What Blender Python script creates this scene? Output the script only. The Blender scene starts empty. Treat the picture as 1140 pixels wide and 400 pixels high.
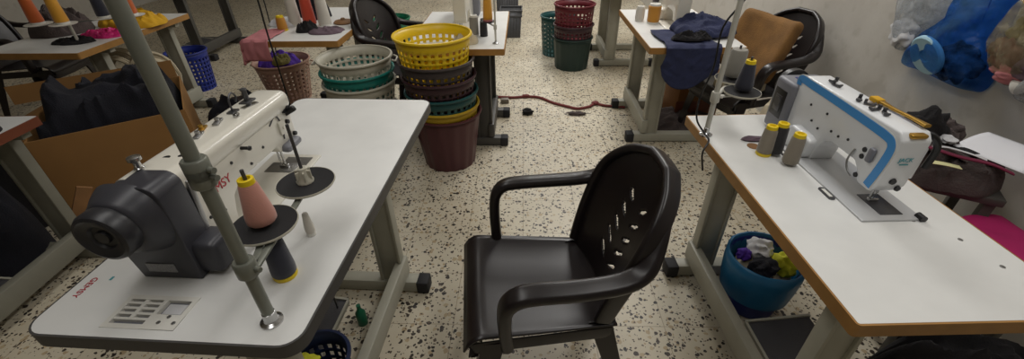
import bpy, bmesh, math, random
from mathutils import Vector, Matrix, noise
random.seed(7)
S = bpy.context.scene
COL = S.collection
PI = math.pi

# ------------------------------------------------------------------ materials
def lin(c):
    r = []
    for v in c:
        v = v/255.0
        r.append(v/12.92 if v <= .04045 else ((v+.055)/1.055)**2.4)
    return (r[0], r[1], r[2], 1)

def mat(name, rgb, rough=.5, metal=0, var=.0, vscale=8, bump=0, bscale=60, spec=.5, coat=0):
    m = bpy.data.materials.new(name); m.use_nodes = True
    nt = m.node_tree; b = nt.nodes['Principled BSDF']
    b.inputs['Roughness'].default_value = rough
    b.inputs['Metallic'].default_value = metal
    b.inputs['Specular IOR Level'].default_value = spec
    b.inputs['Coat Weight'].default_value = coat
    c = lin(rgb); b.inputs['Base Color'].default_value = c
    tc = None
    if var or bump:
        tc = nt.nodes.new('ShaderNodeTexCoord')
    if var:
        n = nt.nodes.new('ShaderNodeTexNoise'); n.inputs['Scale'].default_value = vscale
        n.inputs['Detail'].default_value = 6
        nt.links.new(tc.outputs['Object'], n.inputs['Vector'])
        r = nt.nodes.new('ShaderNodeValToRGB')
        r.color_ramp.elements[0].position = .3; r.color_ramp.elements[1].position = .7
        r.color_ramp.elements[0].color = tuple(x*(1-var) for x in c[:3])+(1,)
        r.color_ramp.elements[1].color = tuple(min(1, x*(1+var*.6)) for x in c[:3])+(1,)
        nt.links.new(n.outputs['Fac'], r.inputs['Fac'])
        nt.links.new(r.outputs['Color'], b.inputs['Base Color'])
    if bump:
        n2 = nt.nodes.new('ShaderNodeTexNoise'); n2.inputs['Scale'].default_value = bscale
        n2.inputs['Detail'].default_value = 4
        nt.links.new(tc.outputs['Object'], n2.inputs['Vector'])
        bp = nt.nodes.new('ShaderNodeBump'); bp.inputs['Strength'].default_value = bump
        bp.inputs['Distance'].default_value = .01
        nt.links.new(n2.outputs['Fac'], bp.inputs['Height'])
        nt.links.new(bp.outputs['Normal'], b.inputs['Normal'])
    return m

def mat_terrazzo():
    m = bpy.data.materials.new('terrazzo'); m.use_nodes = True
    nt = m.node_tree; L = nt.links; N = nt.nodes
    b = N['Principled BSDF']; b.inputs['Roughness'].default_value = .42
    tc = N.new('ShaderNodeTexCoord')
    nz = N.new('ShaderNodeTexNoise'); nz.inputs['Scale'].default_value = 55; nz.inputs['Detail'].default_value = 3
    L.new(tc.outputs['Object'], nz.inputs['Vector'])
    mx = N.new('ShaderNodeMixRGB'); mx.blend_type = 'ADD'; mx.inputs['Fac'].default_value = .016
    L.new(tc.outputs['Object'], mx.inputs['Color1']); L.new(nz.outputs['Color'], mx.inputs['Color2'])
    base = N.new('ShaderNodeTexNoise'); base.inputs['Scale'].default_value = 1.7; base.inputs['Detail'].default_value = 8
    L.new(tc.outputs['Object'], base.inputs['Vector'])
    br = N.new('ShaderNodeValToRGB')
    br.color_ramp.elements[0].position = .3; br.color_ramp.elements[1].position = .72
    br.color_ramp.elements[0].color = lin((190, 179, 156)); br.color_ramp.elements[1].color = lin((212, 204, 184))
    L.new(base.outputs['Fac'], br.inputs['Fac'])
    cur = br.outputs['Color']
    # three families of chips: (cells per metre, share of cells, core size, colour a, colour b)
    for k, (sc, share, size, ca, cb) in enumerate([(38, .40, .36, (170, 150, 118), (186, 170, 140)),
                                                    (50, .33, .42, (26, 24, 24), (70, 58, 48)),
                                                    (95, .28, .44, (30, 28, 27), (92, 76, 60))]):
        v = N.new('ShaderNodeTexVoronoi'); v.feature = 'F1'; v.inputs['Scale'].default_value = sc
        off = N.new('ShaderNodeVectorMath'); off.operation = 'ADD'; off.inputs[1].default_value = (k*3.1, k*1.7, 0)
        L.new(mx.outputs['Color'], off.inputs[0]); L.new(off.outputs[0], v.inputs['Vector'])
        sep = N.new('ShaderNodeSeparateColor'); L.new(v.outputs['Color'], sep.inputs['Color'])
        g = N.new('ShaderNodeMath'); g.operation = 'LESS_THAN'; g.inputs[1].default_value = share
        L.new(sep.outputs['Red'], g.inputs[0])
        sz = N.new('ShaderNodeMath'); sz.operation = 'MULTIPLY'; sz.inputs[1].default_value = size
        ad = N.new('ShaderNodeMath'); ad.operation = 'ADD'; ad.inputs[1].default_value = .35
        L.new(sep.outputs['Green'], ad.inputs[0]); L.new(ad.outputs[0], sz.inputs[0])
        d = N.new('ShaderNodeMath'); d.operation = 'LESS_THAN'
        L.new(v.outputs['Distance'], d.inputs[0]); L.new(sz.outputs[0], d.inputs[1])
        mm = N.new('ShaderNodeMath'); mm.operation = 'MULTIPLY'
        L.new(g.outputs[0], mm.inputs[0]); L.new(d.outputs[0], mm.inputs[1])
        cm = N.new('ShaderNodeMixRGB'); cm.inputs['Color1'].default_value = lin(ca); cm.inputs['Color2'].default_value = lin(cb)
        L.new(sep.outputs['Blue'], cm.inputs['Fac'])
        mix = N.new('ShaderNodeMixRGB'); L.new(mm.outputs[0], mix.inputs['Fac'])
        L.new(cur, mix.inputs['Color1']); L.new(cm.outputs['Color'], mix.inputs['Color2'])
        cur = mix.outputs['Color']
    # thin tile joints every 30 cm
    bk = N.new('ShaderNodeTexBrick'); bk.offset = 0
    bk.inputs['Scale'].default_value = 1; bk.inputs['Brick Width'].default_value = .3; bk.inputs['Row Height'].default_value = .3
    bk.inputs['Mortar Size'].default_value = .0022; bk.inputs['Mortar Smooth'].default_value = .3
    bk.inputs['Color1'].default_value = (1, 1, 1, 1); bk.inputs['Color2'].default_value = (.94, .94, .93, 1)
    bk.inputs['Mortar'].default_value = (.62, .58, .53, 1)
    L.new(tc.outputs['Object'], bk.inputs['Vector'])
    mul = N.new('ShaderNodeMixRGB'); mul.blend_type = 'MULTIPLY'; mul.inputs['Fac'].default_value = 1
    L.new(cur, mul.inputs['Color1']); L.new(bk.outputs['Color'], mul.inputs['Color2'])
    L.new(mul.outputs['Color'], b.inputs['Base Color'])
    return m

def mat_wall(name, rgb, dirt):
    m = bpy.data.materials.new(name); m.use_nodes = True
    nt = m.node_tree; L = nt.links; N = nt.nodes; b = N['Principled BSDF']
    b.inputs['Roughness'].default_value = .8
    tc = N.new('ShaderNodeTexCoord')
    n1 = N.new('ShaderNodeTexNoise'); n1.inputs['Scale'].default_value = 2.2; n1.inputs['Detail'].default_value = 9; n1.inputs['Roughness'].default_value = .65
    n2 = N.new('ShaderNodeTexNoise'); n2.inputs['Scale'].default_value = 9; n2.inputs['Detail'].default_value = 8
    L.new(tc.outputs['Object'], n1.inputs['Vector']); L.new(tc.outputs['Object'], n2.inputs['Vector'])
    r1 = N.new('ShaderNodeValToRGB'); r1.color_ramp.elements[0].position = .36; r1.color_ramp.elements[1].position = .62
    r1.color_ramp.elements[0].color = lin(dirt); r1.color_ramp.elements[1].color = lin(rgb)
    L.new(n1.outputs['Fac'], r1.inputs['Fac'])
    r2 = N.new('ShaderNodeValToRGB'); r2.color_ramp.elements[0].position = .34; r2.color_ramp.elements[1].position = .44
    r2.color_ramp.elements[0].color = (.86, .85, .83, 1); r2.color_ramp.elements[1].color = (1, 1, 1, 1)
    L.new(n2.outputs['Fac'], r2.inputs['Fac'])
    mu = N.new('ShaderNodeMixRGB'); mu.blend_type = 'MULTIPLY'; mu.inputs['Fac'].default_value = .8
    L.new(r1.outputs['Color'], mu.inputs['Color1']); L.new(r2.outputs['Color'], mu.inputs['Color2'])
    L.new(mu.outputs['Color'], b.inputs['Base Color'])
    bp = N.new('ShaderNodeBump'); bp.inputs['Strength'].default_value = .25; bp.inputs['Distance'].default_value = .01
    L.new(n2.outputs['Fac'], bp.inputs['Height']); L.new(bp.outputs['Normal'], b.inputs['Normal'])
    return m

def mat_thread(name, rgb):
    m = bpy.data.materials.new(name); m.use_nodes = True
    nt = m.node_tree; L = nt.links; N = nt.nodes; b = N['Principled BSDF']
    b.inputs['Roughness'].default_value = .7; b.inputs['Sheen Weight'].default_value = .3
    tc = N.new('ShaderNodeTexCoord'); w = N.new('ShaderNodeTexWave'); w.bands_direction = 'Z'
    w.inputs['Scale'].default_value = 110; w.inputs['Distortion'].default_value = 2.5; w.inputs['Detail'].default_value = 2
    L.new(tc.outputs['Object'], w.inputs['Vector'])
    r = N.new('ShaderNodeValToRGB'); c = lin(rgb)
    r.color_ramp.elements[0].color = tuple(x*.82 for x in c[:3])+(1,); r.color_ramp.elements[1].color = c
    L.new(w.outputs['Color'], r.inputs['Fac']); L.new(r.outputs['Color'], b.inputs['Base Color'])
    bp = N.new('ShaderNodeBump'); bp.inputs['Strength'].default_value = .35; bp.inputs['Distance'].default_value = .002
    L.new(w.outputs['Color'], bp.inputs['Height']); L.new(bp.outputs['Normal'], b.inputs['Normal'])
    return m

def mat_film(name, rgb, alpha, rough=.16, tint=None):
    """thin plastic film: part clear, part tinted glossy"""
    m = bpy.data.materials.new(name); m.use_nodes = True
    nt = m.node_tree; L = nt.links; N = nt.nodes; b = N['Principled BSDF']
    out = N['Material Output']
    b.inputs['Base Color'].default_value = lin(rgb); b.inputs['Roughness'].default_value = rough
    tr = N.new('ShaderNodeBsdfTransparent'); tr.inputs['Color'].default_value = (tint or tuple(.6+.4*x for x in lin(rgb)[:3]))+(1,)
    tc = N.new('ShaderNodeTexCoord'); n = N.new('ShaderNodeTexNoise'); n.inputs['Scale'].default_value = 22; n.inputs['Detail'].default_value = 6
    L.new(tc.outputs['Object'], n.inputs['Vector'])
    mr = N.new('ShaderNodeMapRange'); mr.inputs['From Min'].default_value = .35; mr.inputs['From Max'].default_value = .65
    mr.inputs['To Min'].default_value = max(0, alpha-.18); mr.inputs['To Max'].default_value = min(1, alpha+.18)
    L.new(n.outputs['Fac'], mr.inputs['Value'])
    mx = N.new('ShaderNodeMixShader'); L.new(mr.outputs[0], mx.inputs['Fac'])
    L.new(tr.outputs[0], mx.inputs[1]); L.new(b.outputs[0], mx.inputs[2])
    L.new(mx.outputs[0], out.inputs['Surface'])
    bp = N.new('ShaderNodeBump'); bp.inputs['Strength'].default_value = .7; bp.inputs['Distance'].default_value = .02
    L.new(n.outputs['Fac'], bp.inputs['Height']); L.new(bp.outputs['Normal'], b.inputs['Normal'])
    return m

M = dict(
    terrazzo=mat_terrazzo(),
    wall=mat_wall('plaster_wall', (192, 188, 180), (182, 177, 168)),
    ceil=mat('ceiling_paint', (205, 202, 195), .9),
    laminate=mat('white_laminate', (222, 222, 219), .33, var=.06, vscale=7),
    greylam=mat('grey_laminate', (196, 196, 194), .4, var=.08, vscale=6),
    oak=mat('oak_edge_band', (160, 116, 58), .5, var=.15, vscale=14),
    greyband=mat('grey_edge_band', (70, 68, 66), .5),
    redwood=mat('red_brown_edge', (104, 52, 30), .5, var=.15, vscale=12),
    steelpaint=mat('cream_grey_frame_paint', (164, 162, 148), .45, var=.08, vscale=9),
    darkpaint=mat('dark_frame_paint', (72, 70, 66), .5, var=.1),
    midpaint=mat('mid_grey_frame_paint', (118, 116, 104), .5, var=.1),
    rubber=mat('black_rubber', (34, 34, 38), .7),
    pedal=mat('ribbed_pedal', (58, 57, 60), .6, bump=.3, bscale=200),
    enamel=mat('cream_enamel', (214, 210, 198), .28, coat=.3),
    enamelw=mat('white_enamel', (222, 224, 226), .25, coat=.3),
    hood=mat('dark_grey_plastic', (54, 54, 60), .38),
    hood2=mat('mid_grey_plastic', (118, 119, 126), .42),
    hoodd=mat('charcoal_plastic', (38, 38, 42), .36),
    felt=mat('black_felt_pad', (26, 25, 27), .85),
    black=mat('black_plastic', (22, 22, 24), .4),
    chrome=mat('chrome', (190, 190, 190), .22, metal=1),
    steel=mat('brushed_steel', (168, 168, 168), .38, metal=1),
    dsteel=mat('dark_steel', (95, 95, 98), .4, metal=.8),
    pole=mat('grey_painted_pole', (122, 124, 114), .38, metal=.25),
    polew=mat('light_pole', (196, 194, 184), .35, metal=.2),
    bedplate=mat('pale_bed_plate', (190, 191, 192), .3, metal=.15),
    blue=mat('blue_stripe', (66, 146, 214), .35),
    red=mat('red_print', (178, 44, 58), .5),
    teal=mat('teal_print', (70, 150, 160), .5),
    sticker=mat('silver_sticker', (150, 150, 152), .5, var=.25, vscale=220),
    yellow=mat('yellow_plastic', (226, 196, 20), .4),
    whitep=mat('white_plastic', (216, 214, 206), .4),
    chair=mat('brown_black_plastic', (25, 19, 20), .32, spec=.5),
    b_yellow=mat('basket_yellow', (226, 190, 24), .38),
    b_mustard=mat('basket_mustard', (178, 146, 32), .45),
    b_grey=mat('basket_grey_white', (186, 182, 166), .42, var=.1),
    b_taupe=mat('basket_taupe', (112, 104, 92), .45),
    b_char=mat('basket_charcoal', (62, 54, 54), .42),
    b_plum=mat('basket_plum', (60, 36, 42), .42),
    b_maroon=mat('basket_maroon', (76, 34, 40), .42),
    b_teal=mat('basket_teal', (20, 120, 110), .42),
    b_dteal=mat('basket_dark_teal', (26, 74, 74), .42),
    b_blue=mat('basket_blue', (26, 44, 130), .42),
    b_pink=mat('basket_pink_beige', (176, 140, 124), .45),
    b_red=mat('crate_red', (100, 28, 38), .45),
    b_green=mat('crate_dark_green', (20, 46, 42), .45),
    b_bgreen=mat('bin_green', (18, 104, 74), .4),
    b_navy=mat('bucket_navy', (28, 40, 74), .4),
    b_dgrey=mat('bin_dark_grey', (74, 74, 76), .45),
    card=mat('cardboard', (146, 106, 58), .8, var=.08, vscale=5),
    card2=mat('brown_carton', (128, 84, 40), .8, var=.08, vscale=5),
    f_navyb=mat('fabric_black_navy', (19, 20, 30), .95, var=.3, vscale=8, bump=.5, bscale=140),
    f_black=mat('fabric_black', (24, 22, 24), .95, var=.3, vscale=10, bump=.4, bscale=140),
    f_navy=mat('fabric_navy', (38, 44, 76), .9, var=.2, vscale=10, bump=.4, bscale=180),
    f_yellow=mat('fabric_mustard', (206, 158, 26), .85, var=.15, vscale=9),
    f_lime=mat('fabric_lime', (206, 206, 50), .85, var=.15, vscale=12),
    f_pink=mat('fabric_dusty_pink', (186, 118, 122), .9, var=.12),
    f_mag=mat('fabric_magenta', (166, 20, 90), .75, var=.15, vscale=6),
    f_purple=mat('fabric_purple', (78, 42, 150), .85, var=.25, vscale=14),
    f_olive=mat('fabric_olive', (118, 110, 60), .9, var=.15),
    f_white=mat('fabric_white', (206, 206, 208), .9, var=.1),
    f_cream=mat('fabric_cream', (196, 184, 158), .9, var=.2, vscale=9),
    f_brown=mat('cushion_brown', (126, 90, 46), .92, var=.3, vscale=10, bump=.4, bscale=160),
    f_grey=mat('fabric_dark_taupe', (78, 68, 66), .95, var=.25, vscale=14, bump=.5, bscale=150),
    f_maroon=mat('fabric_maroon', (104, 22, 52), .9, var=.2),
    f_rust=mat('fabric_rust', (112, 70, 56), .9, var=.25, vscale=9),
    f_plum=mat('fabric_plum_grey', (96, 78, 88), .9, var=.2),
    film_blue=mat_film('blue_bag_film', (40, 110, 210), .16, tint=(.40, .60, .84)),
    film_clear=mat_film('clear_bag_film', (206, 210, 214), .30),
    film_milky=mat_film('milky_bag_film', (206, 212, 218), .36),
    film_dusty=mat_film('dusty_bag_film', (190, 180, 150), .34),
    film_pink=mat_film('pink_packet_film', (224, 50, 130), .85),
    pale_blue=mat('pale_blue_plastic', (168, 206, 224), .5),
    paper=mat('paper', (222, 222, 226), .8, var=.03, vscale=10),
    paper_y=mat('cream_paper', (204, 200, 150), .8),
    wood=mat('raw_wood', (134, 96, 58), .7, var=.2, vscale=10),
    brass=mat('brass', (190, 150, 70), .35, metal=.9),
    cord=mat('red_brown_cord', (112, 44, 44), .7),
    t_pink=mat_thread('thread_pink', (206, 144, 128)),
    t_navy=mat_thread('thread_navy', (28, 30, 48)),
    t_grey=mat_thread('thread_grey', (140, 136, 126)),
    t_taupe=mat_thread('thread_taupe', (138, 128, 112)),
    t_black=mat_thread('thread_black', (28, 27, 30)),
    t_orange=mat_thread('thread_orange', (196, 92, 24)),
    t_amber=mat_thread('thread_amber', (222, 158, 40)),
    t_red=mat_thread('thread_red', (206, 70, 40)),
    t_white=mat_thread('thread_white', (214, 208, 196)),
    t_gold=mat_thread('thread_gold', (196, 134, 34)),
)

# ------------------------------------------------------------------ mesh helpers
def new(): return bmesh.new()

def box(bm, c, s, rz=0, bev=0, seg=2, rot=None):
    r = bmesh.ops.create_cube(bm, size=1)
    vs = r['verts']
    mtx = Matrix.Translation(Vector(c)) @ (rot if rot is not None else Matrix.Rotation(rz, 4, 'Z')) @ Matrix.Diagonal((s[0], s[1], s[2], 1))
    bmesh.ops.transform(bm, matrix=mtx, verts=vs)
    if bev:
        es = list({e for v in vs for e in v.link_edges})
        bmesh.ops.bevel(bm, geom=es, offset=bev, segments=seg, affect='EDGES', profile=.5)
    return bm

def frame_to(p0, p1):
    d = Vector(p1)-Vector(p0)
    q = Vector((0, 0, 1)).rotation_difference(d.normalized())
    return Matrix.Translation(Vector(p0)) @ q.to_matrix().to_4x4(), d.length

def lathe(bm, prof, seg=28, mtx=None, cap=True):
    """prof: list of (r, z) from first to last"""
    rings = []
    for r, z in prof:
        if r < 1e-5:
            rings.append([bm.verts.new((0, 0, z))])
        else:
            rings.append([bm.verts.new((r*math.cos(2*PI*i/seg), r*math.sin(2*PI*i/seg), z)) for i in range(seg)])
    for a, b in zip(rings, rings[1:]):
        for i in range(seg):
            j = (i+1) % seg
            if len(a) == 1 and len(b) == 1: continue
            if len(a) == 1: bm.faces.new((a[0], b[j], b[i]))
            elif len(b) == 1: bm.faces.new((a[i], a[j], b[0]))
            else: bm.faces.new((a[i], a[j], b[j], b[i]))
    if cap:
        if len(rings[0]) > 1: bm.faces.new(list(reversed(rings[0])))
        if len(rings[-1]) > 1: bm.faces.new(rings[-1])
    vs = [v for r in rings for v in r]
    if mtx is not None: bmesh.ops.transform(bm, matrix=mtx, verts=vs)
    return vs

def cyl(bm, p0, p1, r0, r1=None, seg=16):
    if r1 is None: r1 = r0
    mtx, L = frame_to(p0, p1)
    return lathe(bm, [(r0, 0), (r1, L)], seg, mtx)

def ball(bm, c, s, sub=2, nz=0, nsc=6, seed=0, rot=None):
    r = bmesh.ops.create_icosphere(bm, subdivisions=sub, radius=1)
    for v in r['verts']:
        k = 1+nz*noise.noise(v.co*nsc*.35+Vector((seed, seed*2.3, seed*.7)))
        v.co = Vector((v.co.x*s[0]*k, v.co.y*s[1]*k, v.co.z*s[2]*k))
    mtx = Matrix.Translation(Vector(c)) @ (rot if rot is not None else Matrix.Identity(4))
    bmesh.ops.transform(bm, matrix=mtx, verts=r['verts'])

def prism(bm, poly, axis, a, b, bev=0, seg=2):
    """extrude 2-D poly along axis from a to b. axis 'x': poly=(y,z); 'y': poly=(x,z); 'z': poly=(x,y)"""
    def P(u, v, t): return {'x': (t, u, v), 'y': (u, t, v), 'z': (u, v, t)}[axis]
    A = [bm.verts.new(P(u, v, a)) for u, v in poly]; B = [bm.verts.new(P(u, v, b)) for u, v in poly]
    fs = [bm.faces.new(A), bm.faces.new(list(reversed(B)))]
    n = len(poly)
    for i in range(n):
        fs.append(bm.faces.new((A[i], B[i], B[(i+1) % n], A[(i+1) % n])))
    bmesh.ops.recalc_face_normals(bm, faces=fs)
    if bev:
        es = list({e for f in fs for e in f.edges})
        bmesh.ops.bevel(bm, geom=es, offset=bev, segments=seg, affect='EDGES', profile=.5, clamp_overlap=True)

def rrect(x0, x1, y0, y1, r, n=6):
    pts = []
    for cx, cy, a0 in ((x1-r, y1-r, 0), (x0+r, y1-r, PI/2), (x0+r, y0+r, PI), (x1-r, y0+r, 3*PI/2)):
        for i in range(n+1):
            a = a0+PI/2*i/n
            pts.append((cx+r*math.cos(a), cy+r*math.sin(a)))
    return pts

def ring_prism(bm, outer, inner, z0, z1):
    n = len(outer)
    vs = [[bm.verts.new((p[0], p[1], z)) for p in poly] for poly in (outer, inner) for z in (z0, z1)]
    o0, o1, i0, i1 = vs
    for i in range(n):
        j = (i+1) % n
        bm.faces.new((o0[i], o0[j], o1[j], o1[i])); bm.faces.new((i0[j], i0[i], i1[i], i1[j]))
        bm.faces.new((o1[i], o1[j], i1[j], i1[i])); bm.faces.new((o0[j], o0[i], i0[i], i0[j]))

def catmull(pts, n=8):
    P = [Vector(p) for p in pts]
    P = [P[0]*2-P[1]]+P+[P[-1]*2-P[-2]]
    out = []
    for i in range(1, len(P)-2):
        for k in range(n):
            t = k/n
            a, b, c, d = P[i-1], P[i], P[i+1], P[i+2]
            out.append(.5*((2*b)+(c-a)*t+(2*a-5*b+4*c-d)*t*t+(3*b-a-3*c+d)*t**3))
    out.append(P[-2])
    return out

def tube(bm, pts, r, seg=8, smooth=6):
    pts = catmull(pts, smooth) if smooth > 1 else [Vector(p) for p in pts]
    sweep(bm, pts, lambda t: [(r*math.cos(2*PI*i/seg), r*math.sin(2*PI*i/seg)) for i in range(seg)], (0, 0, 1))

def sweep(bm, pts, sect, up):
    """sect(t)-> 2-D loop (u along side, w along local up); up: vector or fn(t)"""
    rings = []; n = len(pts); last = None
    for i, p in enumerate(pts):
        t = i/(n-1)
        d = (pts[min(i+1, n-1)]-pts[max(i-1, 0)]).normalized()
        u = Vector(up(t) if callable(up) else up)
        side = d.cross(u)
        if side.length < .12:
            side = last if last is not None else d.cross(Vector((1, .3, 0)))
        side.normalize()
        if last is not None and side.dot(last) < 0 and not callable(up): side = -side
        last = side
        w = side.cross(d).normalized()
        rings.append([bm.verts.new(p+side*a+w*b) for a, b in sect(t)])
    fs = []
    for a, b in zip(rings, rings[1:]):
        m = len(a)
        for i in range(m):
            fs.append(bm.faces.new((a[i], a[(i+1) % m], b[(i+1) % m], b[i])))
    fs.append(bm.faces.new(list(reversed(rings[0])))); fs.append(bm.faces.new(rings[-1]))
    bmesh.ops.recalc_face_normals(bm, faces=fs)

def flat_sect(w, h, n=3):
    """rounded flat bar w wide, h thick"""
    r = min(w, h)*.45
    return rrect(-w/2, w/2, -h/2, h/2, r, n)

def grid(bm, nu, nv, fn):
    V = [[bm.verts.new(fn(i/(nu-1), j/(nv-1))) for j in range(nv)] for i in range(nu)]
    for i in range(nu-1):
        for j in range(nv-1):
            bm.faces.new((V[i][j], V[i+1][j], V[i+1][j+1], V[i][j+1]))
    return V

def link(name, bm, m, parent=None, ang=40, solid=0, off=-1):
    bmesh.ops.recalc_face_normals(bm, faces=bm.faces[:]) if not solid else None
    me = bpy.data.meshes.new(name); bm.to_mesh(me); bm.free()
    me.polygons.foreach_set('use_smooth', [True]*len(me.polygons))
    me.set_sharp_from_angle(angle=math.radians(ang))
    me.materials.append(M[m] if isinstance(m, str) else m)
    o = bpy.data.objects.new(name, me); COL.objects.link(o)
    if parent: o.parent = parent
    if solid:
        md = o.modifiers.new('thickness', 'SOLIDIFY'); md.thickness = solid; md.offset = off
    return o

def tag(o, label, cat, group=None):
    o['label'] = label; o['category'] = cat
    if group: o['group'] = group
    return o

def thing(name, label, cat, loc=(0, 0, 0), rz=0, group=None):
    o = bpy.data.objects.new(name, None); COL.objects.link(o)
    o.empty_display_size = .1
    o.location = loc; o.rotation_euler = (0, 0, rz)
    return tag(o, label, cat, group)

def solo(name, bm, m, label, cat, loc=(0, 0, 0), rz=0, group=None, ang=40, solid=0, off=-1):
    o = link(name, bm, m, None, ang, solid, off)
    o.location = loc; o.rotation_euler = (0, 0, rz)
    return tag(o, label, cat, group)

def dup(root, loc, rz, label, group=None, scale=None):
    def cp(o, par):
        c = o.copy(); COL.objects.link(c)
        if par is not None: c.parent = par
        for ch in o.children: cp(ch, c)
        return c
    r = cp(root, None); r.location = loc; r.rotation_euler = (0, 0, rz); r['label'] = label
    if group: r['group'] = group
    if scale: r.scale = (scale,)*3
    return r

def struct(name, bm, m):
    o = link(name, bm, m); o['kind'] = 'structure'; return o

def text_mesh(name, s, size, m, parent, mtx, depth=.0006):
    cu = bpy.data.curves.new(name, 'FONT'); cu.body = s; cu.size = size; cu.extrude = depth
    cu.align_x = 'CENTER'; cu.align_y = 'CENTER'
    tmp = bpy.data.objects.new(name+'_tmp', cu); COL.objects.link(tmp)
    dg = bpy.context.evaluated_depsgraph_get()
    me = bpy.data.meshes.new_from_object(tmp.evaluated_get(dg))
    bpy.data.objects.remove(tmp); bpy.data.curves.remove(cu)
    me.transform(mtx); me.materials.clear(); me.materials.append(M[m])
    o = bpy.data.objects.new(name, me); COL.objects.link(o); o.parent = parent
    return o

def axes(x, y, o):
    x = Vector(x).normalized(); y = Vector(y).normalized(); z = x.cross(y)
    m = Matrix((x, y, z)).transposed().to_4x4(); m.translation = Vector(o)
    return m

# ------------------------------------------------------------------ room shell
X0, X1, Y0, Y1, ZC = -6.6, 1.96, -2.2, 9.2, 3.1
bm = new(); box(bm, ((X0+X1)/2, (Y0+Y1)/2, -.05), (X1-X0+.4, Y1-Y0+.4, .1)); struct('floor', bm, 'terrazzo')
bm = new(); box(bm, ((X0+X1)/2, (Y0+Y1)/2, ZC+.05), (X1-X0+.4, Y1-Y0+.4, .1)); struct('ceiling', bm, 'ceil')
bm = new(); box(bm, (X1+.1, (Y0+Y1)/2, ZC/2), (.2, Y1-Y0+.4, ZC)); struct('wall_right', bm, 'wall')
bm = new(); box(bm, (X0-.1, (Y0+Y1)/2, ZC/2), (.2, Y1-Y0+.4, ZC)); struct('wall_left', bm, 'wall')
bm = new(); box(bm, ((X0+X1)/2, Y1+.1, ZC/2), (X1-X0, .2, ZC)); struct('wall_back', bm, 'wall')
bm = new(); box(bm, ((X0+X1)/2, Y0-.1, ZC/2), (X1-X0, .2, ZC)); struct('wall_front', bm, 'wall')

# ------------------------------------------------------------------ sewing tables
TH = .76
def sewing_table(name, label, cxy, W, L, rz, rear, top='laminate', band='oak', frame='steelpaint',
                 feet=(.28, .28), rad=.012, pedal=True, tray=None, group=None, post_in=.16):
    """long side along local y; rear = +1/-1 is the side (local x) that carries the posts"""
    t = thing(name, label, 'table', (cxy[0], cxy[1], 0), rz, group)
    x0, x1, y0, y1 = -W/2, W/2, -L/2, L/2
    e = .005
    bm = new(); prism(bm, rrect(x0+e, x1-e, y0+e, y1-e, max(rad-e, .004)), 'z', TH-.038, TH)
    tp = link('tabletop', bm, top, t)
    bm = new(); ring_prism(bm, rrect(x0, x1, y0, y1, rad), rrect(x0+e+.0002, x1-e-.0002, y0+e+.0002, y1-e-.0002, max(rad-e, .004)), TH-.0385, TH-.0006)
    b = link('edge_band', bm, band, t); b['label'] = 'contrasting edge strip around the worktop'
    if tray:
        tray(t, tp)
    px = rear*(W/2-post_in)
    ys = (y0+feet[0], y1-feet[1])
    for yy in ys:
        bm = new()   # upright: wide flat channel with a rolled edge
        box(bm, (px, yy, (TH-.04+.06)/2), (.105, .03, TH-.10), bev=.004)
        for sx in (-.047, .047): box(bm, (px+sx, yy, (TH-.04+.06)/2), (.014, .05, TH-.10), bev=.004)
        box(bm, (px-rear*.07, yy, TH-.06), (.38, .045, .035), bev=.004)
        link('post', bm, frame, t)
        bm = new(); box(bm, (0, yy, .036), (W-.09, .062, .062), bev=.006)
        ft = link('foot', bm, frame, t)
        for sx in (-1, 1):
            bm = new(); box(bm, (sx*(W/2-.025), yy, .034), (.056, .072, .068), bev=.008)
            link('end_cap', bm, 'rubber', ft)
    bm = new(); box(bm, (px+rear*.046, (ys[0]+ys[1])/2, .125), (.042, ys[1]-ys[0]+.07, .10), bev=.006)
    link('cross_beam', bm, frame, t)
    if pedal:
        xm, ym = (-rear*.02, (ys[0]+ys[1])/2-.05) if pedal is True else pedal
        bm = new(); cyl(bm, (xm, ys[0], .095), (xm, ym+.15, .095), .011)
        link('pedal_bar', bm, frame, t)
        rt_ = Matrix.Rotation(rear*.12, 4, 'Y')
        bm = new(); box(bm, (xm, ym, .112), (.24, .30, .014), rot=rt_, bev=.004)
        pd = link('pedal', bm, 'pedal', t)
        for k in (-1, 1):
            bm = new(); box(bm, (xm, ym+k*.153, .114), (.25, .010, .022), rot=rt_)
            link('pedal_rim', bm, 'steelpaint', pd)
        bm = new(); box(bm, Vector((xm, ym, .113))+rt_ @ Vector((rear*.124, 0, 0)), (.010, .30, .022), rot=rt_)
        link('pedal_rim', bm, 'steelpaint', pd)
        if pedal is not True and rear > 0:
            bm = new(); cyl(bm, (xm+rear*.10, ym+.10, .115), (xm+rear*.10, ym+.10, TH-.04), .004, seg=8)
            link('pedal_rod', bm, 'dsteel', t)
    return t

def at_corner(c, a, W, L, side):
    """centre of a table whose near corner (side=+1 right, -1 left) stands at c"""
    u, v = -side*W/2, L/2
    return (c[0]+u*math.cos(a)-v*math.sin(a), c[1]+u*math.sin(a)+v*math.cos(a))

LA, LW, LL = -.0411, .6307, 1.2975
RA, RW, RL = .0411, .5438, 1.0545
LC = at_corner((-.4715, .5444), LA, LW, LL, 1)
RC = at_corner((.7211, .6186), RA, RW, RL, -1)
def loc_in(c, a, x, y):
    dx, dy = x-c[0], y-c[1]
    return (dx*math.cos(a)+dy*math.sin(a), -dx*math.sin(a)+dy*math.cos(a))

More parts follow.
